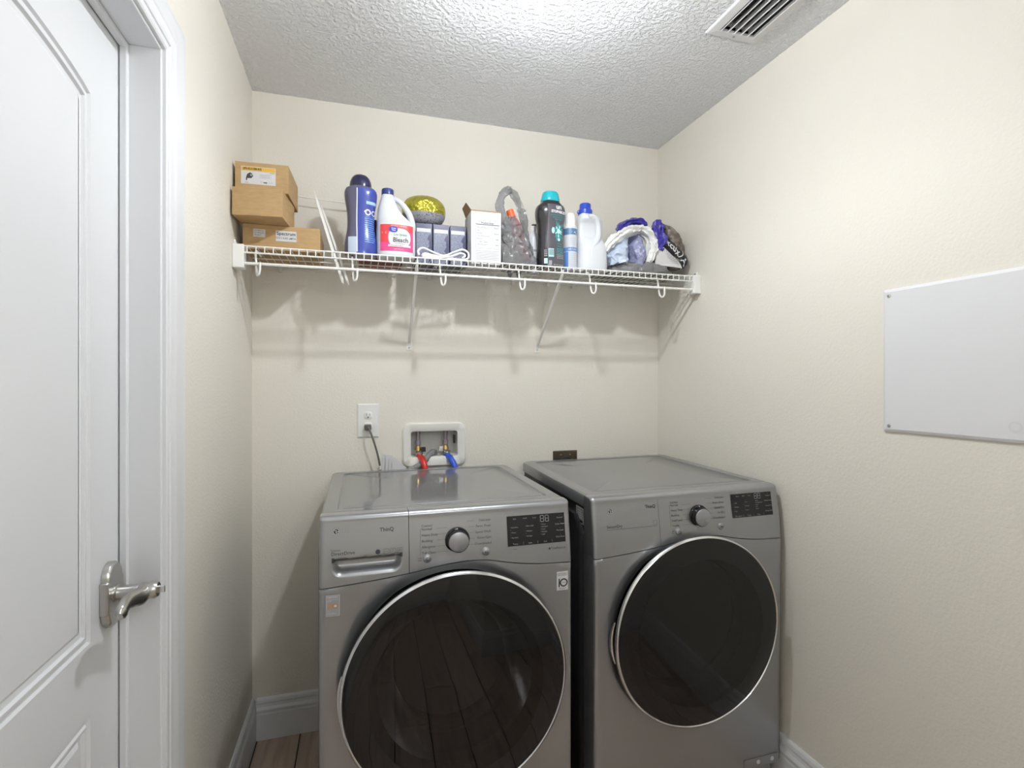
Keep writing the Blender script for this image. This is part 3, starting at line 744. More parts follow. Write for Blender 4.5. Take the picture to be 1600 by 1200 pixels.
# small picture of a key remote
g.add([f2(*p) for p in [(.032, .034), (.036, .033), (.036, .040), (.048, .041), (.054, .048), (.050, .056), (.044, .059), (.036, .053), (.033, .043)]], [tuple(range(9))], 1)
g.add([f3(*p) for p in [(.044, .048), (.050, .047), (.052, .051), (.046, .055)]], [(0, 1, 2, 3)], 3)
for i in range(4): put_rect(g, .072, .108-.006*(i % 2), .054-.0035*i, .0547-.0035*i, f2, 3)
put_disc(g, .078, .030, .0035, f2, 2, 14, r0=.0028); put_text(g, 'easy', .084, .030, .0065, f2, 'LEFT', 1, .0003); put_text(g, 'guard', .0985, .030, .0065, f2, 'LEFT', 3)
put_text(g, '5 pcs', .030, .027, .005, f2, 'LEFT', 1)
g.build('product_label', [M['paper'], M['print'], M['yellow'], M['certg']], b3, local=True, fix=False)

# thin white strips leaning through the deck and a wire bridging behind
def strip(p0, p1, w, lab, m='whitep'):
    a, b = Vector(p0), Vector(p1); d = (b-a).normalized(); sd = d.cross(Vector((0, 1, 0))).normalized()
    g = G(); n_ = Vector((0, 1, 0)); n_ = (n_-d*n_.dot(d)).normalized()
    rings = []
    for p, k in ((a, .25), (a+(b-a)*.15, .8), (a+(b-a)*.5, 1), (b-(b-a)*.05, 1), (b, .5)):
        rings.append([p+sd*w*k*.5+n_*.0012, p-sd*w*k*.5+n_*.0012, p-sd*w*k*.5-n_*.0012, p+sd*w*k*.5-n_*.0012])
    g.loft(rings); return tag(rebase(g.build('plastic_strip', M[m], None, bevel=.0004)), lab, 'strip', 'white strips leaning through the shelf')
strip((.236, -.232, 2.005), (.332, -.232, 1.690), .010, 'longest white plastic strip leaning beside the cardboard boxes')
strip((.258, -.206, 1.965), (.350, -.206, 1.692), .008, 'shorter white plastic strip leaning closest to the blue bottle')
tag(rebase(G().tube(catmull([(.10, -.055, 2.045), (.25, -.052, 2.036), (.40, -.05, 2.033)], 6), .0022, 6).build('white_wire', M['wire'], None, smooth=50)), 'thin white wire running between cardboard boxes and blue bottle', 'wire')

# ------------------------------------------------------------------ bottles
def loft_bottle(t, name, prof, m, cx, cy, e=2.3, n=40, cap=(True, True), rot=0):
    """prof: (z, rx, ry, dx)"""
    zs_ = [p[0] for p in prof]; rings = []
    N = 40; z0, z1 = zs_[0], zs_[-1]
    zz = sorted(set([z0+(z1-z0)*i/N for i in range(N+1)]+zs_))
    for z in zz:
        rings.append(sring(cx+interp([(p[0], p[3]) for p in prof], z), cy, ZT+z, interp([(p[0], p[1]) for p in prof], z), interp([(p[0], p[2]) for p in prof], z), n, e, rot))
    return G().loft(rings, True, cap).build(name, m, t, smooth=50)
def bottle_surf(prof, cx, cy, e, off=.0012, rot=0.0):
    """map (arc x offset from centre, z) onto the front of the bottle, turned by rot"""
    def f(a, z):
        rx = interp([(p[0], p[1]) for p in prof], z)+off; ry = interp([(p[0], p[2]) for p in prof], z)+off
        dx = interp([(p[0], p[3]) for p in prof], z)
        th = a/((rx+ry)/2)-PI/2+rot; c, s_ = math.cos(th), math.sin(th)
        rr = (abs(c/rx)**e+abs(s_/ry)**e)**(-1/e)
        return (cx+dx+rr*c, cy+rr*s_, ZT+z)
    return f
# dark blue beads bottle
cx, cy = .391, -.245
t = thing('laundry_beads_bottle', 'tall dark blue waisted bottle with domed navy cap', 'bottle', (cx, cy, ZT))
pr = [(0, .052, .038, 0), (.012, .0545, .040, 0), (.05, .0535, .040, 0), (.10, .046, .036, 0), (.15, .0465, .036, 0), (.20, .054, .040, 0), (.222, .055, .041, 0), (.236, .050, .038, 0), (.242, .040, .034, 0)]
loft_bottle(t, 'bottle_body', pr, M['bluegrey'], cx, cy, 2.4)
s1 = bottle_surf(pr, cx, cy, 2.4, .0010, .10); s2 = bottle_surf(pr, cx, cy, 2.4, .0016, .10); s3 = bottle_surf(pr, cx, cy, 2.4, .0022, .10)
g = G(); put_rect(g, -.018, .085, .006, .232, s1, 0, 24, 30); lb = g.build('front_label', M['blue'], t, smooth=60, fix=False)
g = G(); put_rect(g, .016, .052, .177, .188, s2, 0, 8, 2); put_rect(g, -.0205, -.0165, .01, .23, s2, 1, 1, 20)
put_rect(g, -.050, -.0205, .006, .062, s2, 2, 6, 6)
put_disc(g, .022, .150, .0105, s2, 1, 20, r0=.006); g.add([s2(.022-.014, .152), s2(.022-.009, .157), s2(.022-.009, .147)], [(0, 1, 2)], 1)
put_disc(g, .044, .150, .0095, s2, 1, 20, r0=.006)
put_text(g, 'BOOSTER', .018, .1825, .009, s3, 'LEFT', 1, .0002)
for i in range(12): put_rect(g, .010, .052-.004*(i % 3), .128-.0075*i, .1295-.0075*i, s2, 0, 6, 1)
put_text(g, 'FRESH', .014, .135, .006, s2, 'LEFT', 0); put_text(g, 'CLEAN', .036, .135, .006, s2, 'LEFT', 0)
g.build('label_print', [M['ltblue'], M['wprint'], M['pale']], lb, local=False, fix=False)
G().loft([sring(cx, cy, ZT+z, rx, ry, 36, 2.1) for z, rx, ry in ((.238, .0375, .033), (.250, .0378, .033), (.262, .036, .032), (.275, .031, .028), (.284, .023, .021), (.288, .013, .012))]).build('cap', M['navy'], t, smooth=60)
# bleach jug
cx, cy = .512, -.245
t = thing('bleach_jug', 'white bleach jug with pink and red label and navy cap', 'jug', (cx, cy, ZT))
pr = [(0, .064, .045, 0), (.008, .068, .048, 0), (.10, .068, .048, 0), (.118, .066, .047, -.001), (.135, .058, .044, -.009), (.155, .046, .038, -.019), (.175, .037, .033, -.0255), (.195, .030, .028, -.028), (.215, .0235, .0235, -.0285), (.226, .020, .020, -.0285)]
loft_bottle(t, 'jug_body', pr, M['hdpe'], cx, cy, 2.6)
hd = catmull([(cx-.012, cy, ZT+.216), (cx+.006, cy, ZT+.212), (cx+.026, cy, ZT+.196), (cx+.045, cy, ZT+.170), (cx+.056, cy, ZT+.140), (cx+.058, cy, ZT+.112), (cx+.052, cy, ZT+.095)], 6)
G().tube(hd, [.009+.004*i/len(hd) for i in range(len(hd))], 14, flat=1.0).build('handle', M['hdpe'], t, smooth=60)
G().lathe([(.0001, .224), (.0185, .224), (.0215, .227), (.0215, .244), (.0200, .2475), (.0001, .248)], (cx-.0285, cy, ZT), 'z', 32).build('cap', mat('navy jug cap', (.03, .05, .20), .3), t, smooth=35)
s1 = bottle_surf(pr, cx, cy, 2.6, .0010, .05); s2 = bottle_surf(pr, cx, cy, 2.6, .0016, .05); s3 = bottle_surf(pr, cx, cy, 2.6, .0022, .05)
g = G(); put_rect(g, -.062, .058, .020, .112, s1, 0, 24, 10); lb = g.build('front_label', M['pink'], t, smooth=60, fix=False)
g = G(); put_rect(g, -.062, .058, .088, .112, s2, 1, 24, 4); put_rect(g, -.062, -.036, .050, .090, s2, 1, 6, 4)
def ell(x, z, rx, rz, surf, mi, n=28, e=2.6):
    pts = []
    for i in range(n):
        a = 2*PI*i/n; c, s_ = math.cos(a), math.sin(a)
        pts.append((x+rx*math.copysign(abs(c)**(2/e), c), z+rz*math.copysign(abs(s_)**(2/e), s_)))
    # fan with middle ring so that it follows the curve
    mid = [surf(x+(p[0]-x)*k, z+(p[1]-z)*k) for k in (1, .5) for p in pts]+[surf(x, z)]
    g.add(mid, [(i, (i+1) % n, n+(i+1) % n, n+i) for i in range(n)]+[(n+i, n+(i+1) % n, 2*n) for i in range(n)], mi)
ell(.006, .066, .042, .033, s3, 0); 
s4 = bottle_surf(pr, cx, cy, 2.6, .0028, .05); s5 = bottle_surf(pr, cx, cy, 2.6, .0034, .05)
ell(-.016, .0945, .0165, .0105, s4, 2); put_text(g, 'Great', -.016, .0975, .0075, s5, 'CENTER', 0, .0002); put_text(g, 'Value', -.016, .0910, .0065, s5, 'CENTER', 0, .0002)
put_text(g, 'Low Splash', .010, .0765, .0115, s4, 'CENTER', 3, .0001); put_text(g, 'Bleach', .011, .0575, .0225, s4, 'CENTER', 4, .0004)
put_text(g, 'Kills 99.9% of germs', .010, .0455, .0048, s4, 'CENTER', 4); put_rect(g, -.036, .048, .0335, .0415, s4, 0, 10, 1); put_text(g, 'CLEAN LINEN SCENT', -.006, .0375, .0055, s5, 'CENTER', 5)
put_text(g, 'DISINFECTS · WHITENS', .004, .1065, .0058, s3, 'CENTER', 0); put_text(g, '1 · 2', -.050, .082, .009, s3, 'CENTER', 0); put_text(g, '43 FL OZ (1.3 L)', .004, .0255, .0055, s3, 'CENTER', 0)
g.build('label_print', [M['paper'], M['red'], M['capblue'], M['tealp'], M['print'], M['pink']], lb, local=False, fix=False)
# dark red carton behind blue bottle and jug
rotbox('carton', .155, .10, .155, (.385, -.185, ZT), 0, M['redbox'], 'dark red carton half hidden behind blue bottle and bleach jug', 'box')

# three navy cartons
nb = None
for i, lab in enumerate(('navy speckled carton partly hidden behind the bleach jug', 'middle one of three navy speckled cartons behind the white cable', 'navy speckled carton standing next to the open white carton')):
    t = thing('carton', lab, 'box', (.5865+.0640*i, -.205, ZT), 'navy speckled cartons')
    if i == 0:
        G().box(0, .0615, 0, .125, 0, .152).build('body', M['navybox2'], t, local=True, bevel=.0012)
        g = G()
        random.seed(5); jag = [.046+random.uniform(-.005, .005) for _ in range(13)]
        pts = [(.003, .002)]+[(jag[k_], .002+.112*k_/12*.9) for k_ in range(13)]+[(.058, .118), (.003, .118)]
        g.add([f1(*p) for p in pts], [tuple(range(len(pts)))], 0)
        put_rect(g, .004, .056, .119, .133, f1, 1); g.build('front_print', [M['navybox'], M['paper']], t, local=True, fix=False)
        nb = t
    else:
        for c in nb.children: o = c.copy(); COL.objects.link(o); o.parent = t
# gold foil pouch with dotted underside
c = (.624, -.142, ZT+.152)
t = thing('foil_pouch', 'puffed gold foil pouch with dotted grey underside on the navy cartons', 'pouch', c)
rings = []
for i in range(0, 29):
    a = -PI/2+PI*i/28; z = .058+.058*math.sin(a); r = .083*math.cos(a)**.62 if math.cos(a) > 1e-4 else .002
    rings.append([(c[0]+r*math.cos(b*2*PI/72)*(1+.018*math.sin(b*2*PI/72*17)*max(0, math.sin(a)+.25)), c[1]+r*.74*math.sin(b*2*PI/72)*(1+.018*math.sin(b*2*PI/72*13)*max(0, math.sin(a)+.25)), c[2]+z+.002) for b in range(72)])
G().loft(rings[:13], cap=(True, False)).build('underside', M['dots'], t, smooth=60)
G().loft(rings[12:], cap=(False, True)).build('foil_top', M['gold'], t, smooth=60)

# white cable bundle in front
t = None
c = (.665, -.258)
pts = catmull([(.590, -.285, ZT+.012), (.588, -.280, ZT+.030), (.606, -.276, ZT+.041), (.640, -.272, ZT+.030), (.680, -.270, ZT+.020), (.720, -.272, ZT+.036), (.748, -.276, ZT+.045), (.768, -.280, ZT+.034), (.766, -.284, ZT+.012), (.735, -.287, ZT+.006), (.690, -.288, ZT+.008), (.645, -.286, ZT+.014), (.612, -.284, ZT+.020), (.604, -.288, ZT+.010), (.640, -.290, ZT+.004), (.700, -.290, ZT+.014), (.738, -.288, ZT+.028), (.756, -.287, ZT+.022), (.744, -.290, ZT+.010)], 8)
t = thing('coiled_cable', 'white cable folded into a loose figure in front of navy cartons', 'cable', (.665, -.28, ZT))
G().tube(pts, .0042, 8).build('cord', M['cable'], t, smooth=60)
G().box(.600, .650, -.291, -.279, ZT+.004, ZT+.016).build('plug', M['cable'], t, bevel=.003)
# white carton, open flap
t = rotbox('carton', .115, .115, .196, (.782, -.268, ZT), 0, M['paper'], 'open white carton with printed text panel beside the grey bag', 'box')
g = G().add([(0, 0, .196), (0, .10, .196), (-.014, .10, .232), (-.014, .03, .232), (0, 0, .196)], [(0, 1, 2, 3)]).add([(.0015, 0, .196), (.0015, .10, .196), (-.0125, .10, .2325), (-.0125, .03, .2325)], [(0, 1, 2, 3)])
g.build('flap', M['cardin'], t, local=True)
G().box(-.0005, .1155, -.0005, .0015, .1945, .1985).build('top_edge', M['cardin'], t, local=True)
g = G(); 
for (a, b_, c_, d_) in ((.018, .108, .0585, .059), (.018, .108, .140, .1405), (.018, .0185, .0585, .1405), (.1075, .108, .0585, .1405)): put_rect(g, a, b_, c_, d_, f1)
put_text(g, 'Product Facts', .062, .153, .0085, f1, 'CENTER', 0, .0002); put_rect(g, .018, .108, .1455, .148, f1)
for i, (a, s_, b_) in enumerate(((.022, 'Active ingredients', 'Purpose'), (.022, 'Uses', ''), (.022, 'Warnings', 'Amount'), (.026, 'For external use only', ''), (.022, 'Directions', 'Daily'), (.030, 'apply as needed', ''), (.022, 'Other information', 'Store'))):
    put_text(g, s_, a, .1355-.0105*i, .0052, f1); 
    if b_: put_text(g, b_, .105, .1355-.0105*i, .0052, f1, 'RIGHT', 0, .0001)
for i in range(6): put_rect(g, .018, .105-.006*(i % 2), .048-.006*i, .0486-.006*i, f1)
g.build('printed_panel', M['print'], t, local=True, fix=False)

# grey plastic bag with a bottle in it
c = (.962, -.225, ZT)
t = thing('plastic_bag', 'thin grey plastic carrier bag with loop handles around the pink bottle', 'bag', c)
def bagbody():
    rings = []
    spec = [(0, .060, .070, .006), (.010, .072, .076, .006), (.04, .073, .070, .006), (.08, .066, .056, .000), (.12, .058, .046, -.004), (.15, .055, .040, -.006), (.175, .050, .034, -.010)]
    N = 48
    for k_ in range(N+1):
        z = .175*k_/N
        rx = interp([(p[0], p[1]) for p in spec], z); ry = interp([(p[0], p[2]) for p in spec], z); dx = interp([(p[0], p[3]) for p in spec], z)
        ring = []
        for j in range(110):
            a = 2*PI*j/110; q = 1+.06*abs(math.sin(a*4+z*9))+.05*abs(math.sin(a*9-z*16))
            ring.append((c[0]+dx+rx*q*math.cos(a), c[1]+ry*q*math.sin(a), c[2]+z+.016*math.sin(a*3+1)*z/.175))
        rings.append(ring)
    return crumple(G().loft(rings, cap=(True, False)), .020, 26, 2, 2, True)
g = bagbody(); g.mapv(lambda x, y, z: (min(max(x, .902), 1.036), max(y, -.304), max(z, ZT+.0005))); g.build('bag_body', M['bag'], t, smooth=35)
def ribbon(path, w, seed, nm):
    P = catmull(path, 10); g = G(); rings = []
    for i, p in enumerate(P):
        tt = (P[min(i+1, len(P)-1)]-P[max(i-1, 0)]).normalized(); sd = tt.cross(Vector((0, 1, 0))).normalized()
        ww = w*(1+.12*math.sin(i*.35+seed))
        rings.append([p+sd*ww*math.cos(a)*(1+.12*math.sin(5*a+seed))+Vector((0, 1, 0))*ww*.55*math.sin(a)*(1+.35*math.sin(4*a+i*.12)) for a in [2*PI*j/22 for j in range(22)]])
    g.loft(rings); crumple(g, .007, 45, seed, 2, True); return g.build(nm, M['bag'], t, smooth=35)
ribbon([(c[0]-.034, c[1]-.03, c[2]+.130), (c[0]-.050, c[1]-.035, c[2]+.180), (c[0]-.066, c[1]-.035, c[2]+.222), (c[0]-.058, c[1]-.032, c[2]+.262), (c[0]-.040, c[1]-.030, c[2]+.286), (c[0]-.022, c[1]-.030, c[2]+.294)], .015, 1, 'handle')
ribbon([(c[0]-.034, c[1]-.028, c[2]+.292), (c[0]-.010, c[1]-.028, c[2]+.278), (c[0]+.012, c[1]-.028, c[2]+.236), (c[0]+.028, c[1]-.028, c[2]+.190), (c[0]+.038, c[1]-.020, c[2]+.140), (c[0]+.044, c[1]-.02, c[2]+.08)], .014, 4, 'handle')
ribbon([(c[0]+.03, c[1]+.05, c[2]+.13), (c[0]+.048, c[1]+.055, c[2]+.165), (c[0]+.068, c[1]+.056, c[2]+.182)], .006, 6, 'handle_end')
for (q, r_) in (((c[0]-.01, -.20), .011), ((c[0]+.035, -.17), .010)):   # bits of the bag sagging through the deck
    g = G().loft([sring(q[0], q[1], ZT-z, r_*k_, r_*.8*k_, 16, 2) for z, k_ in ((-.004, 1), (.008, .9), (.018, .7), (.028, .35), (.032, .1))]); crumple(g, .004, 60, 9).build('sagging_corner', M['bag'], t, smooth=70)
t = thing('pink_bottle', 'slim pink bottle with orange cap leaning inside the grey bag', 'bottle', (c[0]+.05, -.235, ZT+.004))
a, b = Vector((c[0]+.046, -.240, ZT+.028)), Vector((c[0]-.018, -.246, ZT+.196)); dd = (b-a)
G().tube([a+dd*k_ for k_ in (0, .02, .06, .5, .80, .90, .95)], [.012, .018, .021, .022, .022, .018, .012], 20).build('bottle_body', M['pinkb'], t, smooth=50)
G().tube([a+dd*.95, a+dd*.96, a+dd*1.12, a+dd*1.13], [.012, .0155, .014, .012], 16).build('cap', M['orange'], t, smooth=35)

# white bottle behind
cx, cy = 1.065, -.150
t = thing('white_bottle', 'plain white bottle half hidden behind the black bottle', 'bottle', (cx, cy, ZT))
loft_bottle(t, 'bottle_body', [(0, .026, .026, 0), (.01, .028, .028, 0), (.13, .028, .028, 0), (.155, .024, .024, 0), (.175, .012, .012, 0)], M['hdpe'], cx, cy, 2)
G().lathe([(.0001, .173), (.014, .173), (.014, .190), (.012, .193), (.0001, .193)], (cx, cy, ZT), 'z', 24).build('cap', M['whitep'], t, smooth=35)
G().box(cx-.006, cx+.024, cy-.006, cy+.006, ZT+.193, ZT+.203).build('nozzle', M['cord'], t, bevel=.002)
g = G(); sf = bottle_surf([(0, .028, .028, 0), (.2, .028, .028, 0)], cx, cy, 2, .001); put_rect(g, -.03, .03, .085, .094, sf, 0, 10, 1); g.build('grey_band', M['lprint'], t, fix=False)

# black scent booster bottle
cx, cy = 1.100, -.250
t = thing('scent_booster_bottle', 'tall black bottle with teal cap and teal printed label', 'bottle', (cx, cy, ZT))
pr = [(0, .052, .038, 0), (.01, .055, .040, 0), (.06, .054, .040, 0), (.12, .0515, .038, 0), (.165, .053, .039, 0), (.20, .0595, .042, 0), (.222, .060, .043, 0), (.240, .055, .040, 0), (.255, .040, .035, 0), (.260, .0365, .033, 0)]
loft_bottle(t, 'bottle_body', pr, M['blackb'], cx, cy, 2.3)
G().loft([sring(cx, cy, ZT+z, rx, ry, 36, 2.2) for z, rx, ry in ((.259, .036, .033), (.263, .0375, .034), (.270, .037, .0335), (.292, .032, .029), (.298, .028, .026), (.3005, .020, .019))]).build('cap', M['teal'], t, smooth=40)
s1 = bottle_surf(pr, cx, cy, 2.3, .0010, .06); s2 = bottle_surf(pr, cx, cy, 2.3, .0018, .06); s3 = bottle_surf(pr, cx, cy, 2.3, .0026, .06)
g = G(); put_rect(g, -.030, .052, .005, .244, s1, 0, 20, 30); lb = g.build('front_label', M['darkgrey'], t, smooth=60, fix=False)
g = G()
put_text(g, 'un', .020, .232, .026, s2, 'CENTER', 0, .0008); put_text(g, 'STOPABLES', .018, .213, .0135, s2, 'CENTER', 0, .0006, rot=-.03)
for i, s_ in enumerate(('IN-WASH SCENT BOOSTER', 'BOOSTER DE PARFUM', 'FRESH SCENT')): put_text(g, s_, .020, .200-.008*i, .0062, s2, 'CENTER', 1, .0001)
for i in range(16):
    a = 2*PI*i/16; p0 = (.020+.006*math.cos(a), .140+.008*math.sin(a)); r1 = .022+.007*(i % 3); w = .0035
    p1 = (.020+r1*.85*math.cos(a), .140+r1*1.25*math.sin(a)); nx, nz = -math.sin(a)*w, math.cos(a)*w
    m_ = ((p0[0]+p1[0])/2, (p0[1]+p1[1])/2)
    g.add([s2(*p0), s2(m_[0]+nx, m_[1]+nz), s2(*p1), s2(m_[0]-nx, m_[1]-nz)], [(0, 1, 2, 3)], 1 if i % 3 else 2)
ell(.020, .140, .0085, .010, s3, 2, 20, 2); ell(-.006, .142, .007, .012, s3, 2, 16, 2); ell(.021, .108, .006, .006, s3, 2, 14, 2)
put_text(g, 'FRESH', .024, .092, .008, s2, 'CENTER', 1, .0001); put_text(g, 'FRAIS', .024, .082, .008, s2, 'CENTER', 1, .0001)
for i in range(7): put_rect(g, .010, .048-.004*(i % 2), .072-.006*i, .0745-.006*i, s2, 1 if i < 4 else 3, 5, 1)
put_rect(g, -.027, -.003, .040, .072, s2, 2, 3, 1)
for i in range(8): put_rect(g, -.025+.0027*i, -.0237+.0027*i, .046, .069, s3, 4)
put_rect(g, -.044, -.031, .014, .034, s2, 2, 2, 1); put_rect(g, -.026, -.012, .008, .026, s2, 3, 2, 1)
for i in range(4): put_rect(g, -.044, -.032, .042+.007*i, .045+.007*i, s2, 3, 2, 1)
put_text(g, 'NET WT 12.2 OZ', .018, .010, .0062, s2, 'CENTER', 0)
g.build('label_print', [M['wprint'], M['tealp'], mat('mint print', (.45, .75, .74), .5), M['lprint'], M['print']], lb, local=False, fix=False)

# aerosol can
cx, cy = 1.186, -.245
t = thing('aerosol_can', 'slim white and blue aerosol can between black bottle and white jug', 'can', (cx, cy, ZT))
G().lathe([(.0001, 0), (.026, 0), (.0275, .003), (.0275, .160), (.0285, .163), (.0285, .168), (.024, .176), (.0205, .180), (.0001, .180)], (cx, cy, ZT), 'z', 36).build('can_body', M['hdpe'], t, smooth=35)
G().lathe([(.0001, .178), (.0215, .178), (.0215, .200), (.019, .2245), (.0001, .2265)], (cx, cy, ZT), 'z', 32).build('cap', M['whitep'], t, smooth=35)
pr = [(0, .0275, .0275, 0), (.2, .0275, .0275, 0)]
s1 = bottle_surf(pr, cx, cy, 2, .0008); s2 = bottle_surf(pr, cx, cy, 2, .0014)
g = G(); steel_b = mat('steel blue print', (.10, .20, .36), .35)
put_rect(g, -.043, .043, .138, .166, s1, 0, 20, 2); g.add([s2(-.012, .138), s2(-.004, .151), s2(.004, .146), (s2(.010, .152)), s2(.020, .138)], [(0, 1, 2, 3, 4)], 1)
put_rect(g, -.043, .043, .073, .088, s1, 2, 20, 1); put_text(g, 'AIR CARE', 0, .080, .0085, s2, 'CENTER', 1, .0002)
put_rect(g, -.043, -.018, .0, .07, s1, 2, 6, 1)
for i in range(8): put_rect(g, -.014, .018, .010+.0075*i, .0125+.0075*i, s1, 3, 5, 1)
for i in range(4): put_rect(g, -.012, .016, .098+.008*i, .101+.008*i, s1, 3, 5, 1)
g.build('can_print', [steel_b, M['paper'], mat('mid blue print', (.12, .25, .55), .4), M['pale']], t, fix=False)

# white jug with blue cap
cx, cy = 1.276, -.245
t = thing('detergent_jug', 'white detergent jug with bright blue cap and moulded handle', 'jug', (cx, cy, ZT))
pr = [(0, .058, .042, .002), (.008, .0615, .045, .002), (.06, .0615, .045, .002), (.10, .058, .042, .000), (.13, .054, .022, -.003), (.16, .052, .017, -.004), (.19, .051, .022, -.004), (.205, .049, .034, -.006), (.218, .040, .032, -.014), (.224, .028, .028, -.024), (.228, .025, .026, -.026)]
loft_bottle(t, 'jug_body', pr, M['hdpe'], cx, cy, 2.7)
hd = catmull([(cx-.026, cy-.026, ZT+.212), (cx+.000, cy-.024, ZT+.214), (cx+.016, cy-.022, ZT+.196), (cx+.021, cy-.022, ZT+.165), (cx+.020, cy-.022, ZT+.135), (cx+.008, cy-.028, ZT+.112), (cx-.010, cy-.036, ZT+.090), (cx-.016, cy-.039, ZT+.05)], 6)
G().tube(hd, [.012 if i < len(hd)*.75 else .012-.008*(i-len(hd)*.75)/(len(hd)*.25) for i in range(len(hd))], 14).build('handle', M['hdpe'], t, smooth=60)
G().lathe([(.0001, .226), (.028, .226), (.0285, .229), (.0285, .244), (.0245, .249), (.023, .252), (.0225, .268), (.021, .2705), (.0001, .271)], (cx-.025, cy, ZT), 'z', 36).build('cap', M['capblue'], t, smooth=35)
G().box(cx-.058, cx-.050, cy-.006, cy+.006, ZT+.232, ZT+.243).build('cap_tab', M['capblue'], t, bevel=.002)

# ------------------------------------------------------------------ heap of bags at the right end
HG = 'plastic bags heaped at the right end of the shelf'
def clampv(g, y0=-.302): return g.mapv(lambda x, y, z: (min(x, RW-.010), min(max(y, y0), -.012), max(z, ZT+.001)))
def heap(name, spec, seed, amp, m, lab, cat, n=90, folds=(5, 9), sc=20, N=44, stops=30):
    """spec: rings (z, x0, x1, y0, y1)"""
    rings = []; z0, z1 = spec[0][0], spec[-1][0]
    for i in range(N+1):
        z = z0+(z1-z0)*i/N; q = [interp([(s[0], s[k_]) for s in spec], z) for k_ in (1, 2, 3, 4)]
        cx, rx, cy, ry = (q[0]+q[1])/2, (q[1]-q[0])/2, (q[2]+q[3])/2, (q[3]-q[2])/2
        rings.append([(cx+rx*math.cos(a)*(1+.07*abs(math.sin(folds[0]*a/2+z*14))+.05*abs(math.sin(folds[1]*a/2-z*20))), cy+ry*math.sin(a)*(1+.07*abs(math.sin(folds[0]*a/2+1+z*12))+.05*abs(math.sin(folds[1]*a/2+z*20))), ZT+z) for a in [2*PI*j/n for j in range(n)]])
    g = clampv(crumple(G().loft(rings), amp, sc, seed, 2, True))
    t = thing(name, lab, cat, ((spec[0][1]+spec[0][2])/2, (spec[0][3]+spec[0][4])/2, ZT), HG)
    g.build('film', m, t, smooth=35); return t
def sheet(path, w, d, seed, nm, m, t, amp=.010, taper=(.5, .5)):
    """folded film swept along a path: w across in the picture plane, d deep"""
    P = catmull(path, 9); g = G(); rings = []; n = len(P)
    for i, p in enumerate(P):
        tt = (P[min(i+1, n-1)]-P[max(i-1, 0)]).normalized(); sd = tt.cross(Vector((0, 1, 0))).normalized()
        u = i/(n-1); k_ = min(1, taper[0]+u*5, taper[1]+(1-u)*5)*(1+.10*math.sin(i*.33+seed))
        rings.append([p+sd*w*k_*math.cos(a)*(1+.10*math.sin(6*a+seed))+Vector((0, 1, 0))*d*k_*math.sin(a)*(1+.22*math.sin(7*a+i*.10)) for a in [2*PI*j/36 for j in range(36)]])
    g.loft(rings); clampv(crumple(g, amp, 30, seed, 2, True)); return g.build(nm, m, t, smooth=35)
heap('plastic_bag', [(0, 1.345, 1.665, -.285, -.06), (.010, 1.335, 1.675, -.292, -.05), (.028, 1.345, 1.672, -.290, -.05), (.046, 1.36, 1.65, -.28, -.07)], 1, .016, M['clearbag'], 'crumpled clear grey plastic film under the heap of bags', 'bag')
heap('plastic_bag', [(.040, 1.352, 1.440, -.285, -.15), (.06, 1.350, 1.445, -.290, -.14), (.09, 1.345, 1.448, -.282, -.14), (.13, 1.375, 1.450, -.270, -.14), (.165, 1.405, 1.445, -.255, -.16)], 7, .020, M['bluebag'], 'pale blue crumpled plastic bag at the left of the heap', 'bag')
heap('plastic_bag', [(.036, 1.458, 1.500, -.288, -.17), (.07, 1.448, 1.512, -.292, -.16), (.12, 1.450, 1.512, -.285, -.16), (.168, 1.460, 1.500, -.265, -.17)], 11, .016, M['lilac'], 'lilac grey crumpled plastic bag in the middle of the heap', 'bag')
t = thing('plastic_bag', 'white plastic bag folded over the blue and lilac bags', 'bag', (1.46, -.2, ZT+.04), HG)
sheet([(1.338, -.255, ZT+.085), (1.350, -.262, ZT+.112), (1.375, -.268, ZT+.138), (1.410, -.268, ZT+.162), (1.450, -.262, ZT+.178), (1.490, -.260, ZT+.186), (1.520, -.262, ZT+.172), (1.537, -.268, ZT+.140), (1.536, -.274, ZT+.105), (1.524, -.276, ZT+.070), (1.516, -.276, ZT+.040)], .0185, .026, 3, 'folded_film', M['whitebag'], t, .012)
t = thing('plastic_bag', 'violet plastic bag crest showing above the white bag', 'bag', (1.47, -.17, ZT+.17), HG)
sheet([(1.420, -.215, ZT+.186), (1.445, -.210, ZT+.208), (1.475, -.205, ZT+.226), (1.510, -.205, ZT+.226), (1.540, -.205, ZT+.200)], .022, .035, 5, 'folded_film', M['purple'], t)
t = thing('plastic_bag', 'bright violet twisted plastic bag between white and printed bags', 'bag', (1.57, -.2, ZT+.08), HG)
sheet([(1.566, -.276, ZT+.100), (1.572, -.274, ZT+.122), (1.590, -.268, ZT+.145), (1.578, -.260, ZT+.172), (1.578, -.252, ZT+.205), (1.588, -.248, ZT+.232)], .022, .022, 8, 'twisted_film', M['purple'], t, .014)
heap('plastic_bag', [(.05, 1.590, 1.705, -.252, -.10), (.09, 1.590, 1.716, -.258, -.09), (.125, 1.592, 1.716, -.262, -.10), (.165, 1.598, 1.708, -.262, -.11), (.200, 1.602, 1.685, -.258, -.12), (.222, 1.612, 1.655, -.245, -.14)], 13, .018, M['brownbag'], 'brown and teal printed plastic bag at the right end of the heap', 'bag')
t = thing('plastic_bag', 'black plastic bag with white lettering lying on the brown bag', 'bag', (1.64, -.25, ZT+.06), HG)
def bs(u, v, off=0):   # curved band: u along, v across
    x = 1.582+.122*u; zc = .140-.045*u-.028*u*u
    bul = math.sin(PI*min(1, max(0, v)))
    return (x+.018*(v-.5), -.266-.020*bul-off+.012*u*u, ZT+zc+.062*(v-.5)+.003*math.sin(9*u+3*v))
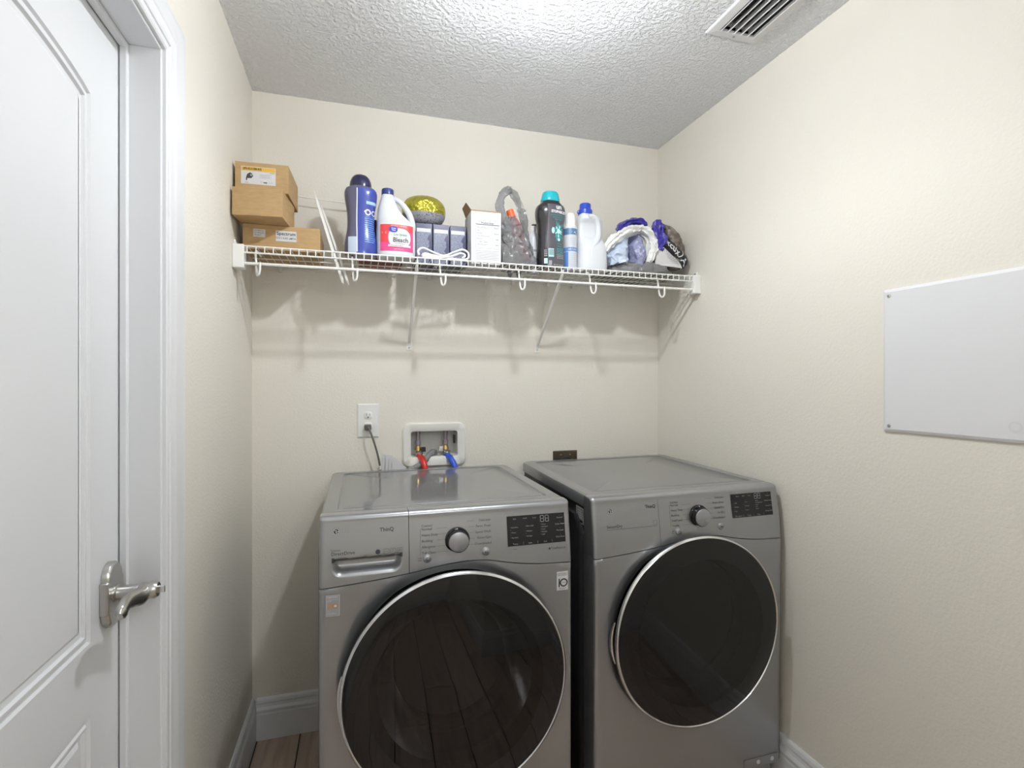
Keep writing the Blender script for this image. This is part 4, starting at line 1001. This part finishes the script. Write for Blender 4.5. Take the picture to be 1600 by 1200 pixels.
g = G().grid(30, 12, lambda u, v: bs(u, v)); g.grid(30, 12, lambda u, v: (lambda p: (p[0], p[1]+.02+.02*math.sin(PI*v), p[2]))(bs(u, v)))
bb_ = g.build('film', M['blackbag'], t, smooth=70)
g = G()
def bsurf(x, z): return bs(x/.122, .5+z/.064, .0016)
put_text(g, 'xcu', .012, .006, .036, bsurf, 'LEFT', 0, .0008, rot=-.10); put_text(g, 'x', .064, -.004, .032, bsurf, 'LEFT', 0, .0008, rot=-.1); put_text(g, 'A', .098, -.010, .036, bsurf, 'LEFT', 0, .0008, rot=-.2)
vsr = [(.074+q*math.cos(math.radians(a)), .004+q*math.sin(math.radians(a))) for q in (.020, .0235) for a in range(-70, 91, 16)]; m2 = len(vsr)//2
g.add([bsurf(*q) for q in vsr], [(i, i+1, m2+i+1, m2+i) for i in range(m2-1)])
g.build('bag_lettering', M['wprint'], bb_, local=False, fix=False)
t = thing('paper_packet', 'white printed paper packet tucked below the black bag', 'packet', (1.60, -.28, ZT+.03))
g = G().loft([[(1.540, -.284+d, ZT+.040), (1.672, -.282+d, ZT+.034), (1.664, -.280+d, ZT+.052), (1.625, -.284+d, ZT+.082), (1.580, -.290+d, ZT+.112), (1.552, -.288+d, ZT+.104)] for d in (-.003, .003)])
pk = g.build('packet', M['paper'], t, bevel=.001)
g = G()
for k_ in range(3):
    a, b = Vector((1.588+.004*k_, -.2945, ZT+.098-.012*k_)), Vector((1.650+.004*k_, -.2865, ZT+.055-.006*k_))
    for j in range(7):
        p, q = a+(b-a)*(j/7), a+(b-a)*((j+.6)/7); g.add([p, q, q+Vector((0, 0, .003)), p+Vector((0, 0, .003))], [(0, 1, 2, 3)])
o = g.build('packet_print', M['lprint'], pk, local=False, fix=False); o['kind'] = 'stuff'

# ------------------------------------------------------------------ wall fittings
# duplex outlet
ox, oz = .420, 1.1905
t = thing('wall_outlet', 'white electrical outlet plate on the back wall', 'outlet', (ox, 0, oz))
g = G().loft([[(ox+sx*(.042-i_), -d, oz+sz*(.0675-i_)) for sx, sz in ((-1, -1), (1, -1), (1, 1), (-1, 1))] for d, i_ in ((0, 0), (.003, 0), (.0065, .005))])
g.build('plate', M['whitep'], t, bevel=.001)
for dz in (.021, -.021):
    rc = G().loft([sring(0, 0, 0, .0175*s_, .0145*s_, 28, 2.8) for s_ in (1, 1, .95)])
    i_ = [0]; rings = [[(ox+p[0]*s_, -d, oz+dz+p[1]*s_) for p in sring(0, 0, 0, .0172, .0148, 28, 2.8)] for d, s_ in ((.006, 1), (.0085, 1), (.009, .94))]
    r_ = G().loft(rings).build('receptacle', M['whitep'], t, smooth=40)
    if dz > 0:
        G().box(ox-.0075, ox-.0058, -.0094, -.008, oz+dz-.001, oz+dz+.008).box(ox+.0058, ox+.0075, -.0094, -.008, oz+dz-.001, oz+dz+.007).lathe([(.0028, -.0094), (.0001, -.0095)], (ox, 0, oz+dz-.0075), 'y', 12).build('slots', M['black'], r_)
G().box(ox-.010, ox+.010, -.0085, -.006, oz+.040, oz+.0415).build('moulded_line', M['lprint'], t) if False else None
# power cord
t = thing('power_cord', 'grey power cord plugged into the white outlet and running behind the washer', 'cord', (ox, -.01, oz-.021))
G().box(ox-.0145, ox+.0125, -.034, -.009, oz-.036, oz-.014).build('plug', M['cord'], t, bevel=.004)
pth = catmull([(ox, -.033, oz-.025), (ox+.004, -.048, oz-.032), (ox+.018, -.055, oz-.07), (ox+.035, -.052, oz-.13), (ox+.046, -.045, oz-.19), (ox+.052, -.04, oz-.26), (ox+.055, -.04, oz-.40)], 8)
G().tube(pth, .0038, 10).build('cable', M['cord'], t, smooth=60)
G().tube([pth[30]+(pth[31]-pth[30])*0, pth[31], pth[32]], .0046, 10).build('cable_tag', M['whitep'], t, smooth=60)
# water outlet box
t = thing('water_outlet_box', 'white recessed water outlet box with two valves behind the washer', 'outlet box', (.6845, 0, 1.087))
def rr(x0, x1, z0, z1, r, y): 
    o = []
    for cx, cz_, a0 in ((x1-r, z1-r, 0), (x0+r, z1-r, 90), (x0+r, z0+r, 180), (x1-r, z0+r, 270)):
        for a in range(0, 91, 15): o.append((cx+r*math.cos(math.radians(a0+a)), y, cz_+r*math.sin(math.radians(a0+a))))
    return o
g = G().loft([rr(.555, .814, .997, 1.177, .03, 0), rr(.555, .814, .997, 1.177, .03, -.007), rr(.560, .809, 1.002, 1.172, .028, -.012), rr(.580, .787, 1.030, 1.149, .012, -.012), rr(BX0+.001, BX1-.001, BZ0+.001, BZ1-.001, .010, -.008), rr(BX0+.001, BX1-.001, BZ0+.001, BZ1-.001, .010, .085)], cap=(False, True))
g.build('frame', mat('off-white box plastic', (.80, .79, .75), .4), t, smooth=40)
for i, (vx, m_, nm) in enumerate(((.620, 'redhose', 'red'), (.735, 'bluehose', 'blue'))):
    G().lathe([(.0001, 0), (.012, 0), (.012, .018), (.009, .020), (.009, .048), (.0105, .050), (.0105, .060), (.0001, .060)], (vx, .03, 1.082), 'z', 16).build('water_hammer_arrestor', mat('arrestor sleeve', (.35, .30, .34), .35, metal=.5), t, smooth=35)
    G().lathe([(.0001, 0), (.013, 0), (.015, .004), (.013, .010), (.010, .020), (.0001, .022)], (vx, .028, 1.060), 'z', 14).build('valve', M['brass'], t, smooth=35)
    sx = 1 if i == 0 else -1
    G().box(vx+sx*.012, vx+sx*.030, .010, .020, 1.056, 1.076).build('valve_lever', M['black'] if i == 0 else M['chrome'], t, bevel=.002)
    G().lathe([(.0001, 0), (.015, 0), (.0155, .012), (.013, .014), (.0001, .014)], (vx+.003, .014, 1.044), 'z', 14).build('hose_nut', M['nickel'], t, smooth=35)
    hs = thing('supply_hose', nm+' rubber water supply hose dropping behind the washer', 'hose', (vx+.003, .0, 1.0))
    pth = catmull([(vx+.003, .013, 1.052), (vx+.004, .004, 1.038), (vx+.012, -.028, 1.030), (vx+.020 if i == 0 else vx+.026, -.048, 1.000), (vx+.020 if i == 0 else vx+.032, -.052, .965), (vx+.016 if i == 0 else vx+.034, -.054, .85)], 8)
    G().tube(pth, .0125, 14).build('hose', M[m_], hs, smooth=60)
G().box(.770, .776, .03, .05, 1.085, 1.12).build('side_slot', M['black'], t)
t = thing('drain_hose', 'grey ribbed drain hose hooked over the outlet box edge', 'hose', (.62, -.03, 1.0))
pth = catmull([(.688, .05, 1.03), (.690, .040, 1.046), (.676, .016, 1.050), (.655, -.004, 1.034), (.630, -.018, 1.012), (.600, -.026, .996), (.560, -.030, .980), (.53, -.030, .94)], 10)
G().tube(pth, [.0125+.0012*math.sin(i*2.2) for i in range(len(pth))], 14).build('hose', M['greyhose'], t, smooth=60)
# paper manual behind the washer
t = thing('paper_leaflet', 'white folded paper leaflet standing behind the washer', 'leaflet', (.518, -.056, .93))
for k_ in range(4):
    y = -.046-.007*k_
    g = G().loft([[(.470+.012*k_, y+d, .93), (.566-.004*k_, y+d, .93), (.566-.006*k_, y+d, 1.004), (.510+.010*k_, y+d, 1.054-.010*k_), (.474+.012*k_, y+d, 1.060-.008*k_)] for d in (0, .0012)])
    g.build('page', M['paper'], t)
# dryer outlet
t = thing('dryer_outlet', 'bronze metal outlet plate behind the dryer', 'outlet', (1.265, 0, .99))
g = G().loft([[(1.265+sx*(.0575-i_), -d, .982+sz*(.0575-i_)) for sx, sz in ((-1, -1), (1, -1), (1, 1), (-1, 1))] for d, i_ in ((0, 0), (.003, 0), (.006, .004))]); g.build('plate', M['bronze'], t, bevel=.001)
G().lathe([(.030, -.006), (.030, -.016), (.026, -.018), (.0001, -.018)], (1.265, 0, .985), 'y', 28).build('socket', M['black'], t, smooth=40)
for dx in (-.022, .022): G().lathe([(.004, -.006), (.003, -.008), (.0001, -.0085)], (1.265+dx, 0, 1.021), 'y', 12).build('screw', M['brass'], t, smooth=40)
# wiring panel cover on the right wall
t = thing('wiring_panel_cover', 'white enamelled wiring panel cover screwed to the right wall', 'panel', (RW, -1.28, 1.213))
y0, y1, z0, z1 = -1.096, -1.462, 1.213, 1.589
g = G().loft([[(RW-d, y, z) for y, z in ((y0-i_, z0+i_), (y1+i_, z0+i_), (y1+i_, z1-i_), (y0-i_, z1-i_))] for d, i_ in ((0, 0), (.005, 0), (.009, .008))])
g.build('cover', M['wplate'], t, bevel=.0015)
for y in (y0-.018, y1+.018):
    for z in (z0+.016, z1-.018): G().lathe([(.0048, -.009), (.004, -.0115), (.0012, -.012), (.0001, -.0108)], (RW, y, z), 'x', 14).build('screw', M['nickel'], t, smooth=40)
vs, fs = text2d('On-Q', .034, 'LEFT', .0004)
g = G().add([(RW-.0098, -1.374-a, 1.247+b) for a, b in vs], fs); g.build('embossed_lettering', mat('embossed white', (.72, .72, .74), .4), t, fix=False)

# ceiling vent
t = thing('ceiling_vent', 'white louvered air vent in the ceiling corner', 'vent', (1.52, -.92, CH))
fx0, fx1, fy0, fy1 = 1.425, 1.612, -.760, -1.09
def rect(i_, z): return [(fx0+i_, fy0-i_, z), (fx1-i_, fy0-i_, z), (fx1-i_, fy1+i_, z), (fx0+i_, fy1+i_, z)]
g = G().loft([rect(0, CH), rect(0, CH-.003), rect(.004, CH-.006), rect(.030, CH-.008), rect(.030, CH+.01)], cap=(False, False)); g.build('frame', M['ventw'], t, bevel=.0008)
for i in range(6):
    x = 1.459+.0245*i
    w = .011 if i != 1 else .016
    g = G().loft([[(x, y, CH-.008), (x+.0025, y, CH-.009), (x+w, y, CH+.012), (x+w-.0025, y, CH+.013)] for y in (fy0-.028, fy1+.028)]); g.build('louver', M['ventw'], t)
for i in range(8):
    y = fy0-.045-.033*i
    G().box(VX0, VX1, y, y-.003, CH+.016, CH+.045).build('deflector', M['cord'], t)
G().box(VX0-.0, VX1, VY0, VY1, CH+.055, CH+.06).box(VX0, VX0+.001, VY0, VY1, CH, CH+.06).box(VX1-.001, VX1, VY0, VY1, CH, CH+.06).build('duct', M['duct'], t)
for x in (1.518,): G().lathe([(.004, CH-.008), (.003, CH-.0095), (.0001, CH-.0098)], (x, fy0-.016, 0), 'z', 10).build('screw', M['lprint'], t, smooth=40)
